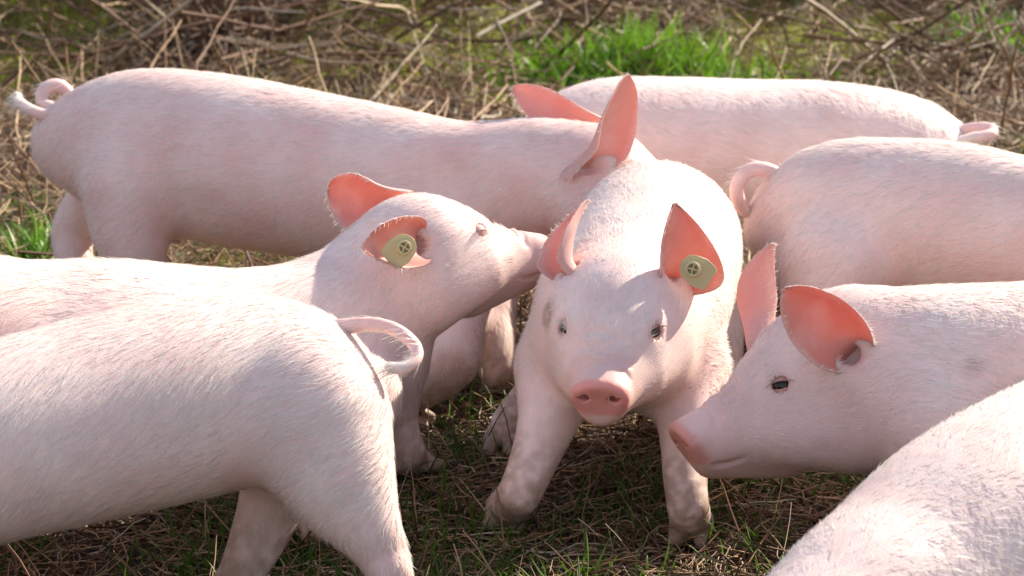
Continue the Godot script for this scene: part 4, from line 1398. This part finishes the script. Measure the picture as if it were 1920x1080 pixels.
func build_litter() -> void:
	var rng := RandomNumberGenerator.new()
	rng.seed = 4242
	var bits := [stalk_mesh(1, 0.10, 0.0), stalk_mesh(2, 0.22, 0.3), stalk_mesh(3, 0.3, -0.5), stalk_mesh(4, 0.16, 0.6)]
	var long_bits := [stalk_mesh(5, 0.12, 0.1, 6, 7), stalk_mesh(6, 0.22, 0.5, 6, 7), stalk_mesh(7, 0.32, -0.4, 6, 7), stalk_mesh(8, 0.12, 0.9, 6, 7)]
	# near litter among the pigs
	var near := []
	for i in 21000:
		var d := 1.35 + pow(rng.randf(), 0.8) * 2.3
		var x := rng.randf_range(-0.34, 0.34) * d
		var dark := 0.36
		near.append([lying(rng, x, -d, rng.randf_range(0.001, 0.016), rng.randf_range(0.02, 0.12), rng.randf_range(0.0008, 0.0020), rng.randf() * TAU, rng.randfn(0, 0.09)), straw_color(rng, dark)])
	scatter("straw_litter", bits, near, "short brown straw litter trampled under and between the pigs", "straw")
	# mid and far litter
	var far := []
	for i in 16000:
		var d := 3.0 + pow(rng.randf(), 0.75) * 3.4
		var x := rng.randf_range(-0.36, 0.36) * d
		var clump := patchy.get_noise_2d(x * 3.0 + 3.0, d * 3.0) + 0.15
		if rng.randf() < green_amount(x, -d) * 0.8 or clump < rng.randf_range(-0.45, 0.1):
			continue
		var big := pow(rng.randf(), 3.0)
		far.append([lying(rng, x, -d, rng.randf_range(0.001, 0.03 + 0.05 * maxf(clump, 0.0)), lerpf(0.05, 0.34, big), lerpf(0.0014, 0.0048, big) * rng.randf_range(0.8, 1.2), rng.randf() * TAU, rng.randfn(0, 0.2)), straw_color(rng, 0.25)])
	scatter("straw_litter", long_bits, far, "pale loose straw strewn over the ground behind the pigs", "straw")
	# bank of dead stems
	var heap := []
	for i in 17000:
		var d := 5.5 + pow(rng.randf(), 0.8) * 4.0
		var x := rng.randf_range(-0.36, 0.36) * d
		if rng.randf() < green_amount(x, -d) * 0.85 * (1.0 - smoothstep(6.9, 7.4, d)):
			continue
		var clump := patchy.get_noise_2d(x * 2.2 + 13.0, d * 2.2)
		var yaw := rng.randfn(0.6 + clump * 4.0, 0.55)
		var big := pow(rng.randf(), 3.2)
		heap.append([lying(rng, x, -d, rng.randf_range(0.004, 0.14 + 0.2 * maxf(clump, 0.0)), lerpf(0.10, 0.9, big), lerpf(0.0016, 0.0072, big) * rng.randf_range(0.8, 1.25), yaw, rng.randfn(0.0, 0.32)), straw_color(rng, 0.72 if x < -0.2 else 0.4)])
	scatter("straw_bank", long_bits, heap, "tangled bank of dead brown stems along the back", "straw")
	var upright := []
	for i in 900:
		var d := rng.randf_range(6.2, 8.6)
		var x := rng.randf_range(-0.34, 0.34) * d
		if x > -0.2 and rng.randf() < 0.85:
			continue
		upright.append([lying(rng, x, -d, 0.15, rng.randf_range(0.3, 0.9), rng.randf_range(0.003, 0.007), rng.randf() * TAU, -PI / 2 + rng.randfn(0, 0.45)), straw_color(rng, 0.8)])
	scatter("dead_stems", long_bits, upright, "upright dead stems standing thick along the far bank", "stems")
	# the stalks that stand out singly
	for i in 22:
		var d := rng.randf_range(5.4, 7.0)
		var x := rng.randf_range(-0.29, 0.29) * d
		var steep := x < -0.5 and rng.randf() < 0.6
		var t := lying(rng, x, -d, 0.16 if steep else rng.randf_range(0.06, 0.14), rng.randf_range(0.35, 0.8), rng.randf_range(0.005, 0.008), rng.randf_range(0.2, 2.9), -PI / 2 + rng.randfn(0, 0.5) if steep else rng.randfn(0.0, 0.3))
		var c := Color(0.42, 0.31, 0.20).lerp(Color(0.60, 0.49, 0.35), rng.randf())
		var src: ArrayMesh = long_bits[i % 4]
		var a := src.surface_get_arrays(0)
		var P := PackedVector3Array()
		var N := PackedVector3Array()
		var C := PackedColorArray()
		for q in a[Mesh.ARRAY_VERTEX]:
			P.append(t.basis * q)
			C.append(c)
		for q in a[Mesh.ARRAY_NORMAL]:
			N.append((t.basis.inverse().transposed() * q).normalized())
		var mesh := ArrayMesh.new()
		surface_of(mesh, P, N, C, a[Mesh.ARRAY_INDEX], mats.stalk)
		var o := part(numbered("dry_stalk"), mesh, self)
		o.position = t.origin
		tag_meta(o, "thick pale dry stalk sticking out of the tangled bank behind the pigs", "stalk", "thick dry stalks on the bank")

	# grass
	var blades := [blade_mesh(1, 0.6), blade_mesh(2, 1.3), blade_mesh(3, 2.0)]
	var short := []
	for i in 24000:
		var d := 1.4 + rng.randf() * 2.6
		var x := rng.randf_range(-0.33, 0.33) * d
		var v := patchy.get_noise_2d(x * 2.6 + 7.0, -d * 2.6) + 0.25 * patchy.get_noise_2d(x * 9.0, -d * 9.0)
		for c in [[-0.27, 1.98, 0.16], [0.02, 1.93, 0.22], [0.0, 2.7, 0.16], [-0.33, 1.85, 0.12]]:
			v += 0.55 * exp(-pow(Vector2(x - c[0], d - c[1]).length() / c[2], 2.0))
		if v < 0.04 + rng.randf() * 0.18:
			continue
		short.append(blade(rng, x, -d, rng.randf_range(0.025, 0.085), rng.randf_range(0.0018, 0.0036), 0.8, Color(0.10, 0.20, 0.028)))
	scatter("short_grass", blades, short, "short green grass growing in patches among the pigs' feet", "grass")
	var moss := []
	for i in 26000:
		var d := 3.0 + rng.randf() * 4.4
		var x := rng.randf_range(-0.34, 0.34) * d
		if green_amount(x, -d) < 0.25 + rng.randf() * 0.4:
			continue
		moss.append(blade(rng, x, -d, rng.randf_range(0.012, 0.045), rng.randf_range(0.004, 0.010), 1.2, Color(0.42, 0.42, 0.025)))
	scatter("moss", blades, moss, "low yellow-green moss cushions on the ground behind the pigs", "moss")
	tuft(rng, "grass_tuft", Vector3(0.40, 0, -5.75), 0.46, 0.32, 2600, 0.06, 0.27, Color(0.20, 0.36, 0.035), "big bright green grass tuft beyond the farthest pig's back", "grass")
	tuft(rng, "grass_tuft", Vector3(-0.93, 0, -3.42), 0.13, 0.12, 420, 0.05, 0.15, Color(0.17, 0.33, 0.04), "grass tuft at the left edge behind the pig with the curled tail", "grass")
	tuft(rng, "weed", Vector3(1.62, 0, -6.2), 0.20, 0.14, 420, 0.06, 0.24, Color(0.20, 0.40, 0.04), "small leafy green weed near the upper right corner", "weed")
	tuft(rng, "weed", Vector3(1.0, 0, -7.0), 0.16, 0.10, 140, 0.06, 0.2, Color(0.08, 0.2, 0.03), "dark green weed on the bank right of the big grass tuft", "weed")
	tuft(rng, "grass_tuft", Vector3(1.25, 0, -4.25), 0.12, 0.10, 110, 0.06, 0.16, Color(0.11, 0.2, 0.04), "thin sprigs of grass beside the farthest pig's tail", "grass")
	tuft(rng, "grass_tuft", Vector3(-1.42, 0, -6.0), 0.03, 0.03, 7, 0.14, 0.26, Color(0.09, 0.25, 0.02), "few tall green blades above the curled tail", "grass")


func blade(rng: RandomNumberGenerator, x: float, z: float, tall: float, wide: float, lean: float, c: Color) -> Array:
	var b := Basis.from_euler(Vector3(rng.randfn(0, lean * 0.4), rng.randf() * TAU, rng.randfn(0, lean * 0.4)))
	b = Basis(b.x * wide, b.y * tall, b.z * tall)
	var v := rng.randf_range(0.65, 1.35)
	var dry := rng.randf() * 0.35
	var k := Color(c.r * v, c.g * v, c.b * v).lerp(Color(0.30, 0.27, 0.10), dry * dry * 2.0)
	k.a = 1.0
	return [Transform3D(b, Vector3(x, gy(x, z) - 0.003, z)), k]


func tuft(rng: RandomNumberGenerator, called: String, at: Vector3, rx: float, rz: float, count: int, lo: float, hi: float, c: Color, label: String, category: String) -> void:
	# one clump of grass: all of its blades are one mesh
	var variants := [blade_mesh(1, 0.6), blade_mesh(2, 1.3), blade_mesh(3, 2.0)]
	var P := PackedVector3Array()
	var N := PackedVector3Array()
	var C := PackedColorArray()
	var I := PackedInt32Array()
	var base := Vector3(at.x, gy(at.x, at.z), at.z)
	for i in count:
		var r := minf(absf(rng.randfn(0.0, 0.55)), 1.4)
		var w := rng.randf() * TAU
		var x := at.x + cos(w) * r * rx
		var z := at.z + sin(w) * r * rz
		var one := blade(rng, x, z, rng.randf_range(lo, hi) * clampf(1.1 - 0.55 * r + 0.7 * patchy.get_noise_2d(x * 9.0, z * 9.0), 0.3, 1.4), rng.randf_range(0.005, 0.011), 1.7, c)
		var t: Transform3D = one[0]
		var arrays := (variants[i % 3] as ArrayMesh).surface_get_arrays(0)
		var k := P.size()
		for q in arrays[Mesh.ARRAY_VERTEX]:
			P.append(t * q - base)
			C.append(one[1])
		for q in arrays[Mesh.ARRAY_NORMAL]:
			N.append((t.basis.orthonormalized() * q).normalized())
		for q in arrays[Mesh.ARRAY_INDEX]:
			I.append(k + q)
	var mesh := ArrayMesh.new()
	surface_of(mesh, P, N, C, I, mats.blade)
	var o := part(numbered(called), mesh, self)
	o.position = base
	tag_meta(o, label, category)
